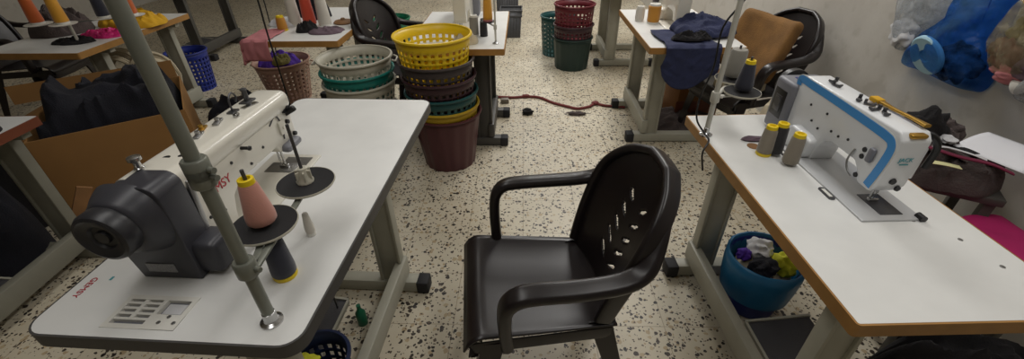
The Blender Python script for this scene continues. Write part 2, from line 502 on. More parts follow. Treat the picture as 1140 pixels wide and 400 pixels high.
def pin_tray(t, tp):
    cx, cy = loc_in(LC, LA, -.845, .634)
    w, h = .172, .092
    bc = new(); box(bc, (cx, cy, TH), (w-.010, h-.010, .024))
    cut = link('cutter', bc, 'whitep'); cut.parent = t
    md = tp.modifiers.new('cut', 'BOOLEAN'); md.operation = 'DIFFERENCE'; md.solver = 'EXACT'; md.object = cut
    bpy.context.view_layer.update()
    dg = bpy.context.evaluated_depsgraph_get()
    me = bpy.data.meshes.new_from_object(tp.evaluated_get(dg))
    tp.modifiers.clear(); tp.data = me
    me.polygons.foreach_set('use_smooth', [False]*len(me.polygons))
    bpy.data.objects.remove(cut)
    bm = new()
    x0, y0 = cx-w/2, cy-h/2
    cnt = [0]
    def bar(a, b, c, d, z0=-.012, z1=.0012):
        cnt[0] += 1; z1 += cnt[0]*.00009; z0 += cnt[0]*.00003
        box(bm, ((a+b)/2, (c+d)/2, TH+(z0+z1)/2), (b-a, d-c, z1-z0))
    f = .012
    bar(x0, x0+w, y0, y0+f); bar(x0, x0+w, y0+h-f, y0+h); bar(x0, x0+f, y0, y0+h); bar(x0+w-f, x0+w, y0, y0+h)
    xm = x0+.092
    bar(xm, xm+.010, y0, y0+h)                       # divider between slots and well
    bar(xm, x0+w, y0, y0+.040)                       # flat corner plate
    for k in range(1, 5): bar(x0, xm, y0+f+k*.0145-.003, y0+f+k*.0145+.0035, -.012, -.0005)
    bar(x0+.046, x0+.056, y0+f+.014, y0+h, -.012, -.0005)
    tr = link('bobbin_tray', bm, 'whitep', t)
    bm = new(); bar(x0+.006, x0+w-.006, y0+.006, y0+h-.006, -.0118, -.0095); link('tray_floor', bm, 'hood2', tr)
    bm = new(); bar(xm+.016, x0+w-.020, y0+.046, y0+h-.018, -.0095, -.006); link('felt_pad', bm, 'f_white', tr); tr['label'] = 'inset tray with two columns of small slots and a square well'
    for sx, sy in ((.125, .018), (.160, .018), (.138, .034)):
        bm = new(); lathe(bm, [(.0045, 0), (.0045, .0015), (0, .002)], 12, Matrix.Translation((x0+sx, y0+sy, TH+.0015)))
        link('screw', bm, 'steel', tr)

lt = sewing_table('sewing_table', 'white sewing table with dark grey edge under the machine with the dark grey motor hood', LC, LW, LL, LA, 1,
                  band='greyband', feet=(.10, .44), rad=.05, tray=pin_tray, pedal=loc_in(LC, LA, -.875, 1.09))
pxy = loc_in(LC, LA, -1.062, .705)
text_mesh('brand_print', 'GEMSY', .021, 'red', lt, axes((-math.sin(LA)*0+0, -1, 0), (1, 0, 0), (pxy[0], pxy[1], TH+.0006)))
bm = new(); box(bm, (*loc_in(LC, LA, -1.02, .735), TH+.0004), (.006, .012, .0008)); link('ink_smudge', bm, 'teal', lt)

rt = sewing_table('sewing_table', 'white sewing table with wooden edge under the machine with the blue stripe', RC, RW, RL, RA, -1,
                  feet=(.16, .155), rad=.01, pedal=loc_in(RC, RA, 1.02, 1.00))
for x, y in ((1.165, .90), (1.185, .80), (1.10, .98)):
    bm = new(); lathe(bm, [(.006, 0), (.006, .001), (0, .0016)], 12, Matrix.Translation((*loc_in(RC, RA, x, y), TH)))
    link('screw', bm, 'steel', rt)

# background tables
t_red = sewing_table('sewing_table', 'sewing table with red-brown edge cut off by the left border', at_corner((-2.06, .62), .05, .62, 1.06, 1), .62, 1.06, .05, 1,
                     top='greylam', band='redwood', frame='midpaint', feet=(.25, .06), group=None)
t_cone = sewing_table('sewing_table', 'sewing table carrying orange and amber thread cones, at far left', at_corner((-2.72, 2.56), 0, .66, 1.05, 1), .66, 1.05, 0, 1, feet=(.28, .12))
t_mid = sewing_table('sewing_table', 'sewing table with a pink cloth hanging over its corner', at_corner((-1.2, 2.79), 0, .62, 1.0, 1), .62, 1.0, 0, 1, feet=(.30, .15), pedal=False)
t_yel = sewing_table('sewing_table', 'sewing table directly behind the yellow basket', at_corner((-.115, 2.6), 0, .62, 1.0, 1), .62, 1.0, 0, 1, frame='darkpaint', feet=(.20, .32))
t_blue = sewing_table('sewing_table', 'sewing table with a navy cloth draped over its near edge', at_corner((.755, 2.61), 0, .58, 1.02, -1), .58, 1.02, 0, -1, feet=(.25, .17), pedal=False)
t_far = sewing_table('sewing_table', 'sewing table beside the red crate, farthest up the aisle on the right', at_corner((.74, 4.22), 0, .62, 1.1, -1), .62, 1.1, 0, -1, top='greylam', band='greyband', feet=(.30, .25), pedal=False)
t_dark = sewing_table('sewing_table', 'dark-legged sewing table behind the blue basket', at_corner((-3.46, 4.40), 0, .62, 1.3, 1), .62, 1.3, 0, 1, frame='darkpaint', feet=(.35, .25))

# ------------------------------------------------------------------ sewing machines (local: +x to hand wheel, +y rear, z up, needle at origin)
def disc_on(bm, x, y, z, r, axis='y', d=.003):
    v = {'y': (0, 1, 0), '-x': (-1, 0, 0), 'z': (0, 0, 1), '-y': (0, -1, 0)}[axis]
    p = Vector((x, y, z)); cyl(bm, p-Vector(v)*.002, p+Vector(v)*d, r, r*.85, 12)

def needle_kit(t, zb):
    bm = new(); cyl(bm, (0, 0, .035), (0, 0, zb+.02), .0038, seg=10); cyl(bm, (0, 0, .003), (0, 0, .04), .0014, seg=8)
    link('needle_bar', bm, 'chrome', t)
    bm = new(); cyl(bm, (0, .013, .02), (0, .013, zb+.01), .004, seg=10)
    box(bm, (-.004, .006, .012), (.012, .03, .012), bev=.002); box(bm, (-.006, -.008, .004), (.016, .026, .003), bev=.001)
    link('presser_foot', bm, 'chrome', t)

def machine_left(loc, rz):
    t = thing('sewing_machine', 'cream industrial sewing machine with dark grey motor hood, behind the grey thread stand', 'sewing machine', loc, rz)
    bm = new(); box(bm, (.145, .006, .002), (.476, .178, .008), bev=.003); link('bed', bm, 'enamel', t)
    bm = new(); box(bm, (0, .0, .0065), (.06, .10, .003), bev=.001); box(bm, (-.045, .03, .0065), (.05, .09, .002)); link('needle_plate', bm, 'steel', t)
    # casting: body below, rounded cover above
    bm = new()
    prof = [(-.060, .085), (-.066, .12), (-.066, .222), (.47, .222), (.47, .004), (.315, .004), (.305, .06), (.290, .100), (.262, .118), (.225, .122), (.06, .118), (.045, .095), (.02, .082)]
    prism(bm, prof, 'y', -.052, .047, bev=.007)
    link('body', bm, 'enamel', t)
    bm = new()
    sec = rrect(-.060, .056, .198, .262, .024, 5)
    sec = [(a, b) for a, b in sec]
    xs = [-.076, -.070, -.055, .0, .2, .40, .475]
    sc = [.80, .93, 1, 1, 1.0, 1.02, 1.02]
    rings = []
    for x, k in zip(xs, sc):
        rise = .008*max(0, x/.47)
        rings.append([bm.verts.new((x, -.002+(a+.002)*k, .228+(b-.228)*k+rise)) for a, b in sec])
    for a, b in zip(rings, rings[1:]):
        for i in range(len(sec)): bm.faces.new((a[i], a[(i+1) % len(sec)], b[(i+1) % len(sec)], b[i]))
    bm.faces.new(rings[0]); bm.faces.new(rings[-1])
    link('top_cover', bm, 'enamel', t, ang=50)
    bm = new(); box(bm, (-.067, -.004, .155), (.008, .082, .125), bev=.003); link('face_plate', bm, 'enamel', t)
    # dark motor hood: rounded belly, conical nose towards the wheel
    bm = new()
    sec = [(.060, .0), (.062, .06), (.062, .215)]
    for i in range(1, 8):
        a = PI/2*i/7; sec.append((.030+.032*math.cos(a), .238+.034*math.sin(a)))
    for i in range(1, 12):
        a = PI/2*i/11; sec.append((-.015-.092*math.sin(a), .172+.100*math.cos(a)))
    sec += [(-.107, .09), (-.092, .0)]
    prism(bm, sec, 'x', .432, .508, bev=.012, seg=3)
    h = link('motor_hood', bm, 'hood', t, ang=60)
    bm = new()
    n_ = 48; rings = []
    for (x, r, sq) in ((.500, .099, 2.8), (.512, .096, 2.6), (.528, .089, 2.4), (.545, .078, 2.2), (.552, .073, 2.3), (.556, .066, 2), (.556, .058, 2)):
        ring = []
        for i in range(n_):
            a = 2*PI*i/n_; c, d = math.cos(a), math.sin(a)
            k = 1/((abs(c)**sq+abs(d)**sq)**(1/sq)) if sq > 2 else 1
            ring.append(bm.verts.new((x, -.020+r*.82*k*c, .198-(r-.058)*.28+r*.92*k*d)))
        rings.append(ring)
    for p, q in zip(rings, rings[1:]):
        for i in range(n_): bm.faces.new((p[i], p[(i+1) % n_], q[(i+1) % n_], q[i]))
    bm.faces.new(rings[0]); bm.faces.new(rings[-1])
    link('hood_collar', bm, 'hood', h, ang=50)
    bm = new(); mt = Matrix.Translation((.552, -.022, .198)) @ Matrix.Rotation(PI/2, 4, 'Y')
    pr = [(.052, -.003), (.058, 0), (.060, .005), (.060, .030), (.056, .038), (.049, .041), (.043, .037), (.030, .034), (.026, .028), (.016, .028), (.014, .034), (0, .035)]
    lathe(bm, pr, 44, mt)
    link('hand_wheel', bm, 'hoodd', t)
    bm = new(); box(bm, (.455, .078, .055), (.085, .075, .092), bev=.018, seg=3); link('connector_box', bm, 'hood', t, ang=50)
    bm = new(); box(bm, (.5085, -.030, .036), (.0030, .072, .026))
    st = link('rating_sticker', bm, 'sticker', h); st['label'] = 'silver rating sticker'
    bm = new(); box(bm, (.425, .056, .150), (.016, .014, .17), rot=Matrix.Rotation(-.10, 4, 'Y'), bev=.004); link('trim_bar', bm, 'steel', t)
    bm = new()
    tube(bm, [(.41, .10, .06), (.37, .115, .03), (.36, .12, -.002), (.375, .125, .004), (.43, .115, .05)], .0035)
    tube(bm, [(.42, .115, .05), (.34, .128, .022), (.30, .125, .006), (.33, .105, .004)], .003)
    link('cable', bm, 'black', t)
    # fittings
    for x, z in ((.36, .185), (.26, .185), (.395, .105), (.345, .09), (.19, .14), (.12, .155), (.385, .155)):
        bm = new(); disc_on(bm, x, .047, z, .0048); link('screw', bm, 'black', t)
    bm = new(); cyl(bm, (.205, .045, .20), (.205, .070, .20), .005, seg=10); ball(bm, (.205, .072, .20), (.008, .006, .008), 1); link('thread_hook', bm, 'black', t)
    bm = new(); tube(bm, [(.06, .049, .195), (.03, .050, .21), (.01, .050, .20), (.004, .05, .16), (.010, .049, .125)], .0022); link('seam_wire', bm, 'dsteel', t)
    bm = new(); box(bm, (-.005, .056, .098), (.085, .036, .026), bev=.012, seg=3); link('lifter_housing', bm, 'hood2', t, ang=50)
    bm = new(); box(bm, (-.045, .060, .200), (.016, .045, .020), rot=Matrix.Rotation(.5, 4, 'X'), bev=.005); cyl(bm, (-.045, .045, .208), (-.045, .062, .208), .010)
    link('presser_lever', bm, 'black', t)
    for x, z in ((-.030, .205), (-.030, .168), (-.050, .115)):
        bm = new(); disc_on(bm, x, .048, z, .008, d=.008); link('round_knob', bm, 'black', t)
    bm = new(); box(bm, (.005, .050, .165), (.035, .010, .045), bev=.003); disc_on(bm, .005, .056, .165, .007); link('cover_plate', bm, 'enamel', t)
    bm = new(); lathe(bm, [(.011, 0), (.011, .006), (.0075, .009), (.0075, .024), (.014, .026), (.014, .034), (.004, .038), (0, .038)], 18, Matrix.Translation((.43, -.03, .268)))
    link('bobbin_winder', bm, 'chrome', t)
    for x, y, r in ((.375, -.01, .011), (.365, .02, .008)):
        bm = new(); disc_on(bm, x, y, .266, r, 'z'); link('oil_plug', bm, 'black', t)
    for x, y in ((.26, -.01), (.225, -.025), (.18, -.01)):
        bm = new(); box(bm, (x, y, .268), (.045, .016, .006), rz=.3, bev=.002); cyl(bm, (x, y, .266), (x, y, .280), .006, seg=10); link('thread_guide', bm, 'brass' if y < -.02 else 'steel', t)
    bm = new(); tube(bm, [(.11, -.01, .262), (.11, -.01, .30), (.09, -.012, .315), (.075, -.012, .30), (.082, -.012, .285)], .0028); box(bm, (.11, -.01, .266), (.03, .02, .006)); link('thread_post', bm, 'dsteel', t)
    bm = new(); cyl(bm, (.03, -.015, .262), (.03, -.015, .300), .0075, seg=12); box(bm, (.03, -.015, .264), (.045, .03, .007), bev=.002); ball(bm, (.03, -.015, .302), (.011, .011, .006), 1); link('tension_post', bm, 'dsteel', t)
    bm = new(); box(bm, (.06, .01, .264), (.05, .018, .004), rz=-.3); box(bm, (.14, .02, .266), (.018, .012, .018), bev=.003); link('oil_gauge', bm, 'chrome', t)
    needle_kit(t, .08)
    text_mesh('brand_print', 'GEMSY', .034, 'red', t, axes((-1, 0, 0), (0, 0, 1), (.335, .0478, .155)))
    return t

def machine_right(loc, rz, label, simple=False, body='enamelw', hoodm='hood2', stripe=True):
    t = thing('sewing_machine', label, 'sewing machine', loc, rz)
    bm = new(); box(bm, (.145, .006, .002), (.476, .178, .008), bev=.003); link('bed', bm, 'bedplate' if stripe else body, t)
    bm = new()
    prof = [(-.022, .058), (-.034, .080), (-.038, .225), (-.020, .246), (.40, .246), (.425, .235), (.425, .004), (.245, .004), (.235, .055), (.215, .090), (.185, .104), (.075, .104), (.052, .085), (.044, .064), (.03, .052), (-.012, .052)]
    prism(bm, prof, 'y', -.036, .047, bev=.012, seg=3); b = link('body', bm, body, t, ang=50)
    bm = new()
    prof = [(.255, .004), (.245, .02), (.238, .075), (.262, .085), (.345, .088), (.372, .07), (.378, .004)]
    prism(bm, prof, 'y', .03, .075, bev=.012, seg=3); link('pillar_bulge', bm, body, t, ang=50)
    bm = new(); box(bm, (.475, -.010, .105), (.115, .150, .20), bev=.014, seg=3); h = link('motor_box', bm, hoodm, t, ang=50)
    bm = new(); mt = Matrix.Translation((.532, -.012, .16)) @ Matrix.Rotation(PI/2, 4, 'Y')
    lathe(bm, [(.05, 0), (.058, .004), (.058, .028), (.05, .034), (0, .034)], 28, mt); link('hand_wheel', bm, 'black', t)
    needle_kit(t, .055)
    if simple: return t
    bm = new(); box(bm, (.478, .0655, .115), (.070, .003, .105), bev=.001); w = link('window', bm, 'black', h)
    bm = new(); box(bm, (.478, .0675, .115), (.040, .003, .06), bev=.001); lathe(bm, [(.018, 0), (.018, .004)], 16, Matrix.Translation((.478, .067, .12)) @ Matrix.Rotation(-PI/2, 4, 'X')); link('window_core', bm, 'dsteel', w)
    bm = new(); box(bm, (.480, .005, .2052), (.028, .035, .003)); link('display', bm, 'b_blue', h)
    bm = new(); box(bm, (.440, -.03, .2052), (.010, .018, .003)); link('button', bm, 'black', h)
    # blue stripe along the rear shoulder, bending down the nose
    path = [(.425, .205), (.422, .228), (.36, .228), (.24, .226), (.10, .222), (.010, .217), (-.014, .206), (-.020, .18), (-.014, .12), (-.004, .064)]
    def band(w, d0, d1, m, nm):
        bm = new(); pts = catmull([(x, d0, z) for x, z in path], 5)
        L, R = [], []
        for i, p in enumerate(pts):
            d = (pts[min(i+1, len(pts)-1)]-pts[max(i-1, 0)]).normalized(); nrm = Vector((-d.z, 0, d.x))
            L.append(p+nrm*w); R.append(p-nrm*w)
        a = [bm.verts.new(p) for p in L]; c = [bm.verts.new(p) for p in R]
        a2 = [bm.verts.new(p+Vector((0, d1-d0, 0))) for p in L]; c2 = [bm.verts.new(p+Vector((0, d1-d0, 0))) for p in R]
        for i in range(len(a)-1):
            bm.faces.new((a2[i], a2[i+1], c2[i+1], c2[i])); bm.faces.new((a[i], a2[i], a2[i+1], a[i+1])); bm.faces.new((c[i], c[i+1], c2[i+1], c2[i]))
        return link(nm, bm, m, t)
    band(.0125, .046, .0490, 'blue', 'blue_stripe')
    band(.0155, .0455, .0480, 'whitep', 'stripe_border')
    for x, z in ((.33, .17), (.245, .175), (.20, .135), (.165, .135), (.125, .145), (.26, .115), (.30, .125)):
        bm = new(); disc_on(bm, x, .047, z, .0045); link('screw', bm, 'black', t)
    for x, z in ((.055, .150), (.055, .128), (.045, .070)):
        bm = new(); disc_on(bm, x, .047, z, .0085); link('plug', bm, 'black', t)
    bm = new(); box(bm, (.022, .054, .150), (.020, .014, .045), bev=.006); link('presser_lever', bm, 'hood2', t)
    bm = new(); tube(bm, [(.085, .049, .135), (.088, .055, .10), (.075, .056, .075), (.055, .052, .06)], .003); link('thread_guide_wire', bm, 'steel', t)
    for y, z, r in ((.010, .098, .010), (-.014, .074, .009)):
        bm = new(); disc_on(bm, -.037, y, z, r, '-x'); link('plug', bm, 'black', t)
    bm = new(); box(bm, (-.026, .004, .238), (.026, .045, .012), bev=.005); link('oil_tray', bm, 'brass', t)
    bm = new(); tube(bm, [(-.010, -.03, .235), (-.026, -.045, .232), (-.034, -.062, .20), (-.032, -.062, .14)], .009); link('lever_arm', bm, 'black', t)
    bm = new(); box(bm, (-.020, -.040, .15), (.02, .016, .1), bev=.005); link('face_flange', bm, body, t)
    text_mesh('brand_print', 'JACK', .017, 'teal', t, axes((0, -1, 0), (0, 0, 1), (-.0382, .008, .168)))
    bm = new(); box(bm, (-.0378, .008, .154), (.0014, .024, .003)); link('brand_underline', bm, 'teal', t)
    # bed furniture
    bm = new(); box(bm, (-.020, -.005, .0068), (.10, .065, .003), bev=.001); link('needle_plate', bm, 'dsteel', t)
    bm = new(); cyl(bm, (-.075, -.075, .008), (-.098, -.075, .008), .010); link('bed_knob', bm, 'black', t)
    for x in (.045, .30):
        bm = new(); prism(bm, rrect(x-.032, x+.032, .098, .118, .008), 'z', -.001, .004); hg = link('bed_hinge', bm, 'dsteel', t)
        bm = new(); box(bm, (x, .108, .0045), (.042, .010, .002)); link('hinge_gap', bm, 'whitep', hg)
    return t

ML = machine_left((-.828, 1.245, TH), -PI/2+LA)
MR = machine_right((1.043, 1.068, TH), PI/2+RA, 'white industrial sewing machine with a bright blue stripe on its rear face')
MY = machine_right((-.42, 3.02, TH), PI/2, 'cream sewing machine behind the yellow basket, cut off by the top border', True, 'enamel', 'hood2', False)
MB = machine_right((1.05, 3.02, TH), PI/2, 'cream sewing machine behind the navy cloth, at the top edge of the photo', True, 'enamel', 'hood', False)

# ------------------------------------------------------------------ thread cones and stands
def cone(name, label, loc, h=.12, r0=.029, r1=.019, th='t_navy', core='yellow', group=None, tip=True, foot=True):
    t = thing(name, label, 'thread cone', loc, 0, group)
    bm = new(); lathe(bm, [(r0*.9, .010), (r0, .014), (r0, .030), (r1*1.12, h-.018), (r1, h-.012), (r1*.7, h-.010)], 28)
    link('thread', bm, th, t)
    if foot:
        bm = new(); lathe(bm, [(r0*.96, 0), (r0*1.0, .003), (r0*.96, .0105), (r0*.5, .0105)], 28); link('cone_base', bm, core, t)
    if tip:
        bm = new(); lathe(bm, [(r1*.8, h-.014), (r1*.98, h-.0115), (r1*.92, h), (r1*.6, h+.001), (r1*.45, h-.006)], 20); link('cone_tip', bm, core, t)
    return t

def spool_disc(bm, c, r):
    lathe(bm, [(0, -.003), (r*.96, -.003), (r, .001), (r*.985, .004), (r*.95, .003), (0, .003)], 40, Matrix.Translation(c))

def thread_stand(label, base, ph, arms, pole_m, rp, collars, z_arm):
    t = thing('thread_stand', label, 'thread stand', base)
    bm = new(); lathe(bm, [(.024, 0), (.024, .004), (.016, .008), (rp*1.15, .012), (rp*1.1, .03), (rp, .031)], 24); link('base_flange', bm, 'chrome' if rp > .009 else pole_m, t)
    bm = new(); cyl(bm, (0, 0, .004), (0, 0, ph), rp, seg=20); link('pole', bm, pole_m, t)
    for z in collars:
        bm = new(); lathe(bm, [(rp*1.5, -.020), (rp*1.7, -.017), (rp*1.7, .017), (rp*1.5, .020)], 20, Matrix.Translation((0, 0, z)))
        cyl(bm, (rp, 0, z), (rp*2.6, -rp*.5, z), rp*.45, seg=10)
        link('collar', bm, pole_m, t)
    for (dx, dy, r, rod) in arms:
        bm = new(); d = Vector((dx, dy, 0)); a = math.atan2(dy, dx)
        box(bm, (dx/2, dy/2, z_arm-.012), (d.length+.02, .016, .007), rz=a, bev=.002); link('arm', bm, pole_m, t)
        bm = new(); spool_disc(bm, (dx, dy, z_arm), r); dk = link('spool_disc', bm, 'felt', t)
        bm = new(); lathe(bm, [(r*.972, .0036), (r*.99, .0044), (r*1.008, .001), (r*.97, -.0035)], 40, Matrix.Translation((dx, dy, z_arm)), cap=False)
        link('disc_rim', bm, 'b_grey', dk)
        bm = new(); cyl(bm, (dx, dy, z_arm-.01), (dx, dy, z_arm+rod), .0042, seg=10); link('spindle', bm, 'dsteel', t)
    return t

PZ = TH
px, py = -.556, .613
za = .152
TSL = thread_stand('grey thread stand with two black discs, on the left table in front', (px, py, PZ), .78,
                   [(-.043, .150, .074, .15), (-.020, .325, .074, .17)], 'pole', .0125, (.165, .385, .40), za)
bm = new(); lathe(bm, [(.022, .004), (.022, .010), (.014, .02), (.011, .045), (.006, .046)], 12, Matrix.Translation((-.020, .325, za)))
for k in range(6):
    a = k*PI/3
    box(bm, (-.020+.015*math.cos(a), .325+.015*math.sin(a), za+.022), (.012, .004, .032), rz=a)
link('cone_holder', bm, 'b_grey', TSL)
cone('thread_cone', 'pink thread cone with yellow tip on the front disc of the left stand', (px-.043, py+.150, PZ+za+.003), .125, .032, .018, 't_pink', foot=False)
cone('thread_cone', 'dark navy thread cone with yellow base standing on the left table', (-.590, .752, PZ), .125, .029, .021, 't_navy', tip=False)
cone('thread_spool', 'slim cream thread spool standing on the left table', (-.588, .905, PZ), .085, .0130, .0075, 't_white', core='whitep', tip=False)

sx, sy = .700, 1.500
TSR = thread_stand('slim light thread stand with two black discs, at the back corner of the right table', (sx, sy, PZ), .60,
                   [(.112, .142, .064, .13), (.095, .008, .064, .13)], 'polew', .0095, (.155,), .170)
cone('thread_cone', 'grey thread cone on the rear disc of the right stand', (sx+.112, sy+.142, PZ+.173), .125, .033, .027, 't_grey', tip=False, foot=False)
cone('thread_cone', 'navy thread cone with yellow tip on the front disc of the right stand', (sx+.095, sy+.008, PZ+.173), .115, .030, .018, 't_navy', foot=False)
bm = new(); tube(bm, [(sx+.032, sy+.03, PZ+.62), (sx+.026, sy+.02, PZ+.5), (sx-.030, sy+.012, PZ+.40), (sx-.024, sy+.02, PZ+.26), (sx-.050, sy+.012, PZ+.15), (sx-.05, sy-.004, PZ+.07), (sx-.022, sy-.03, PZ+.025), (sx-.010, sy-.06, PZ+.006), (sx-.035, sy-.09, PZ-.03), (sx-.022, sy-.10, PZ-.1)], .0035)
solo('power_cable', bm, 'black', 'dark cable hanging along the slim light thread stand', 'cable')
for (x, y, th, lab, h, tip) in ((.851, 1.352, 't_taupe', 'taupe thread cone with yellow tip standing nearest the table edge, left of the black one', .112, True),
                           (.886, 1.352, 't_black', 'black thread cone with yellow tip between two taupe cones', .122, True),
                           (.906, 1.282, 't_taupe', 'taupe thread cone right of the black cone, closest to the blue-striped machine', .118, True)):
    cone('thread_cone', lab, (x, y, PZ), h, .0255, .019, th, group='cones on the right table', tip=tip, foot=(x < .86))
bm = new(); lathe(bm, [(.022, 0), (.022, .002), (.012, .0025), (0, .0025)], 24)
solo('brown_washer', bm, 'wood', 'small brown disc lying at the left edge of the right table', 'disc', (.842, 1.408, PZ))
bm = new(); ball(bm, (0, 0, .006), (.04, .018, .008), 2, .5, 8, 3)
solo('lint_scrap', bm, 'f_plum', 'grey scrap lying behind the taupe cone on the right table', 'scrap', (.86, 1.455, PZ+.001))

# odds and ends on top of the blue-striped machine
def mloc(o, x, y, z): return o.matrix_basis @ Vector((x, y, z))
topz = .2465
def clip(label, x, y, rz, m='dsteel', group='metal sewing feet on the machine top'):
    bm = new()
    box(bm, (0, 0, .004), (.030, .012, .004), bev=.001); box(bm, (.012, 0, .010), (.008, .010, .014), bev=.002)
    cyl(bm, (-.012, -.008, .007), (-.012, .008, .007), .0035, seg=8)
    p = mloc(MR, x, y, topz)
    return solo('presser_foot', bm, m, label, 'metal part', p, rz, group)
clip('metal sewing foot farthest back on the machine top, beside the blue stripe', .335, .000, .4)
clip('small dark metal part beside the farthest metal foot on the machine top', .300, .012, 1.9)
clip('metal sewing foot at the middle of the machine top', .185, .018, .9)
clip('metal foot in the cluster just left of the yellow brush', .150, .010, 2.4)
clip('metal foot in the cluster touching the blue stripe near the yellow brush', .115, .020, .1)
clip('dark metal foot in the cluster right in front of the yellow brush', .085, .012, 1.2)
bt = thing('brush', 'small yellow-handled brush lying on the machine top', 'brush', mloc(MR, .10, -.022, topz+.006), PI/2+RA)
bm = new(); sweep(bm, catmull([(.05, 0, .004), (0, -.002, .002), (-.06, -.004, .004), (-.11, -.006, .004)], 5), lambda t: flat_sect(.020-.009*math.sin(t*PI), .009), (0, 0, 1)); link('handle', bm, 'brass', bt)
bm = new(); box(bm, (.066, .002, .004), (.035, .026, .014), bev=.004); link('bristles', bm, 'f_yellow', bt)

# ------------------------------------------------------------------ plastic armchair
def make_chair(label, loc, rz):
    t = thing('plastic_armchair', label, 'chair', loc, rz)
    def seatf(u, v):
        # u across -1..1, v 0 back .. 1 front
        x = (u*2-1); hw = .205+.035*v
        y = -.215+.49*v
        z = .405+.03*v-.014*(1-x*x)*math.sin(PI*min(1, v*1.05))
        if v > .86: z -= .055*((v-.86)/.14)**2; y -= .006*(v-.86)/.14
        z += .010*abs(x)**6
        return (x*hw, y, z)
    bm = new(); grid(bm, 25, 29, seatf); link('seat', bm, 'chair', t, solid=.006)
    # apron under the seat edge
    bm = new()
    ap = [(-.198, -.20, .372), (-.226, .20, .385), (-.222, .236, .372), (-.19, .25, .355), (0, .254, .350), (.19, .25, .355), (.222, .236, .372), (.226, .20, .385), (.198, -.20, .372)]
    sweep(bm, catmull(ap, 6), lambda t: flat_sect(.006, .05), (0, 0, 1)); link('seat_apron', bm, 'chair', t)
    # backrest shell with leaf-shaped cut-outs
    def hw_at(k):   # half width over height fraction
        if k < .62: return .190+.030*math.sin(k/.62*PI/2)
        q = (k-.62)/.38
        return .220*math.sqrt(max(0, 1-q**2.1))
    def back_pt(a, k):
        hw = hw_at(min(k, .999)); x = a*hw
        z = .405+.475*k
        y = -.208-.155*k**1.15+.055*(x/.220)**2
        return Vector((x, y, z))
    nu, nv = 73, 97
    bm = new(); V = grid(bm, nu, nv, lambda u, v: back_pt(u*2-1, v*.99))
    def hole(x, k):
        for s in (-1, 1):
            for i in range(5):
                kc = .22+.115*i; w = .058-.004*i
                xc = s*.050
                dx = (x-xc)*s
                # leaf slanting upward and outward
                ax, az = math.cos(.62), math.sin(.62)
                dz = (k-kc)*.475
                l = dx*ax+dz*az; c = -dx*az+dz*ax
                c -= .10*l*l/.05
                if abs(l) < w*.62 and abs(c) < .0066*math.sqrt(max(0, 1-(l/(w*.62))**2))+.0005: return True
        return False
    kill = []
    for f in bm.faces:
        c = f.calc_center_median()
        if hole(c.x, (c.z-.405)/.475): kill.append(f)
    bmesh.ops.delete(bm, geom=kill, context='FACES')
    link('backrest', bm, 'chair', t, solid=.007, ang=60)
    # rolled rim round the back
    pts = [back_pt(-1, k/20*.985) for k in range(1, 21)]+[back_pt(a, .988) for a in (-.9, -.45, 0, .45, .9)]+[back_pt(1, k/20*.985) for k in range(20, 0, -1)]
    bm = new(); sweep(bm, catmull(pts, 2), lambda t: flat_sect(.028, .060), lambda t: (0, .85, .5))
    link('back_rim', bm, 'chair', t, ang=60)
    # arms: flow out of the rim, run forward, turn down into the seat corner
    for s in (-1, 1):
        p = [(s*.165, -.318, .815), (s*.198, -.296, .770), (s*.228, -.268, .718), (s*.250, -.232, .678), (s*.262, -.17, .660), (s*.268, -.06, .654), (s*.268, .05, .652), (s*.268, .105, .642), (s*.264, .135, .605), (s*.256, .142, .54), (s*.244, .140, .46), (s*.236, .136, .405)]
        bm = new(); sweep(bm, catmull(p, 6), lambda t: flat_sect(.024+.040*min(1, t/.22), .020+.018*min(1, t/.2), 3), lambda t, s=s: (s*.15, .25 if t < .6 else 1.0, 1 if t < .6 else .55))
        link('armrest', bm, 'chair', t, ang=60)
    for s in (-1, 1):
        for (top, bot) in (((s*.230, .215, .400), (s*.262, .272, 0)), ((s*.195, -.20, .42), (s*.238, -.30, 0))):
            bm = new()
            T, B = Vector(top), Vector(bot); n = 8; fy = 1 if top[1] > 0 else -1
            rings = []
            for i in range(n):
                k = i/(n-1); c = T.lerp(B, k); w = .075-.035*k; th = .006
                # angle-section leg: outer corner, two flanges
                pl = [(0, 0), (-s*w, 0), (-s*w, -fy*th), (-s*th, -fy*th), (-s*th, -fy*w), (0, -fy*w)]
                rings.append([bm.verts.new((c.x+a, c.y+b, c.z)) for a, b in pl])
            for a, b in zip(rings, rings[1:]):
                for i in range(6): bm.faces.new((a[i], a[(i+1) % 6], b[(i+1) % 6], b[i]))
            bm.faces.new(rings[0]); bm.faces.new(rings[-1])
            link('leg', bm, 'chair', t)
    return t

CH = make_chair('dark brown plastic armchair standing empty in the middle of the aisle', (.06, 1.065, 0), math.radians(96.3))
CH['group'] = 'plastic armchairs'
dup(CH, (1.50, 2.87, 0), math.radians(108), 'dark plastic armchair against the right wall with a brown cushion on it', 'plastic armchairs')
dup(CH, (-.85, 3.25, 0), math.radians(-106), 'dark plastic armchair behind the stack with the grey-white basket', 'plastic armchairs', 1.04)

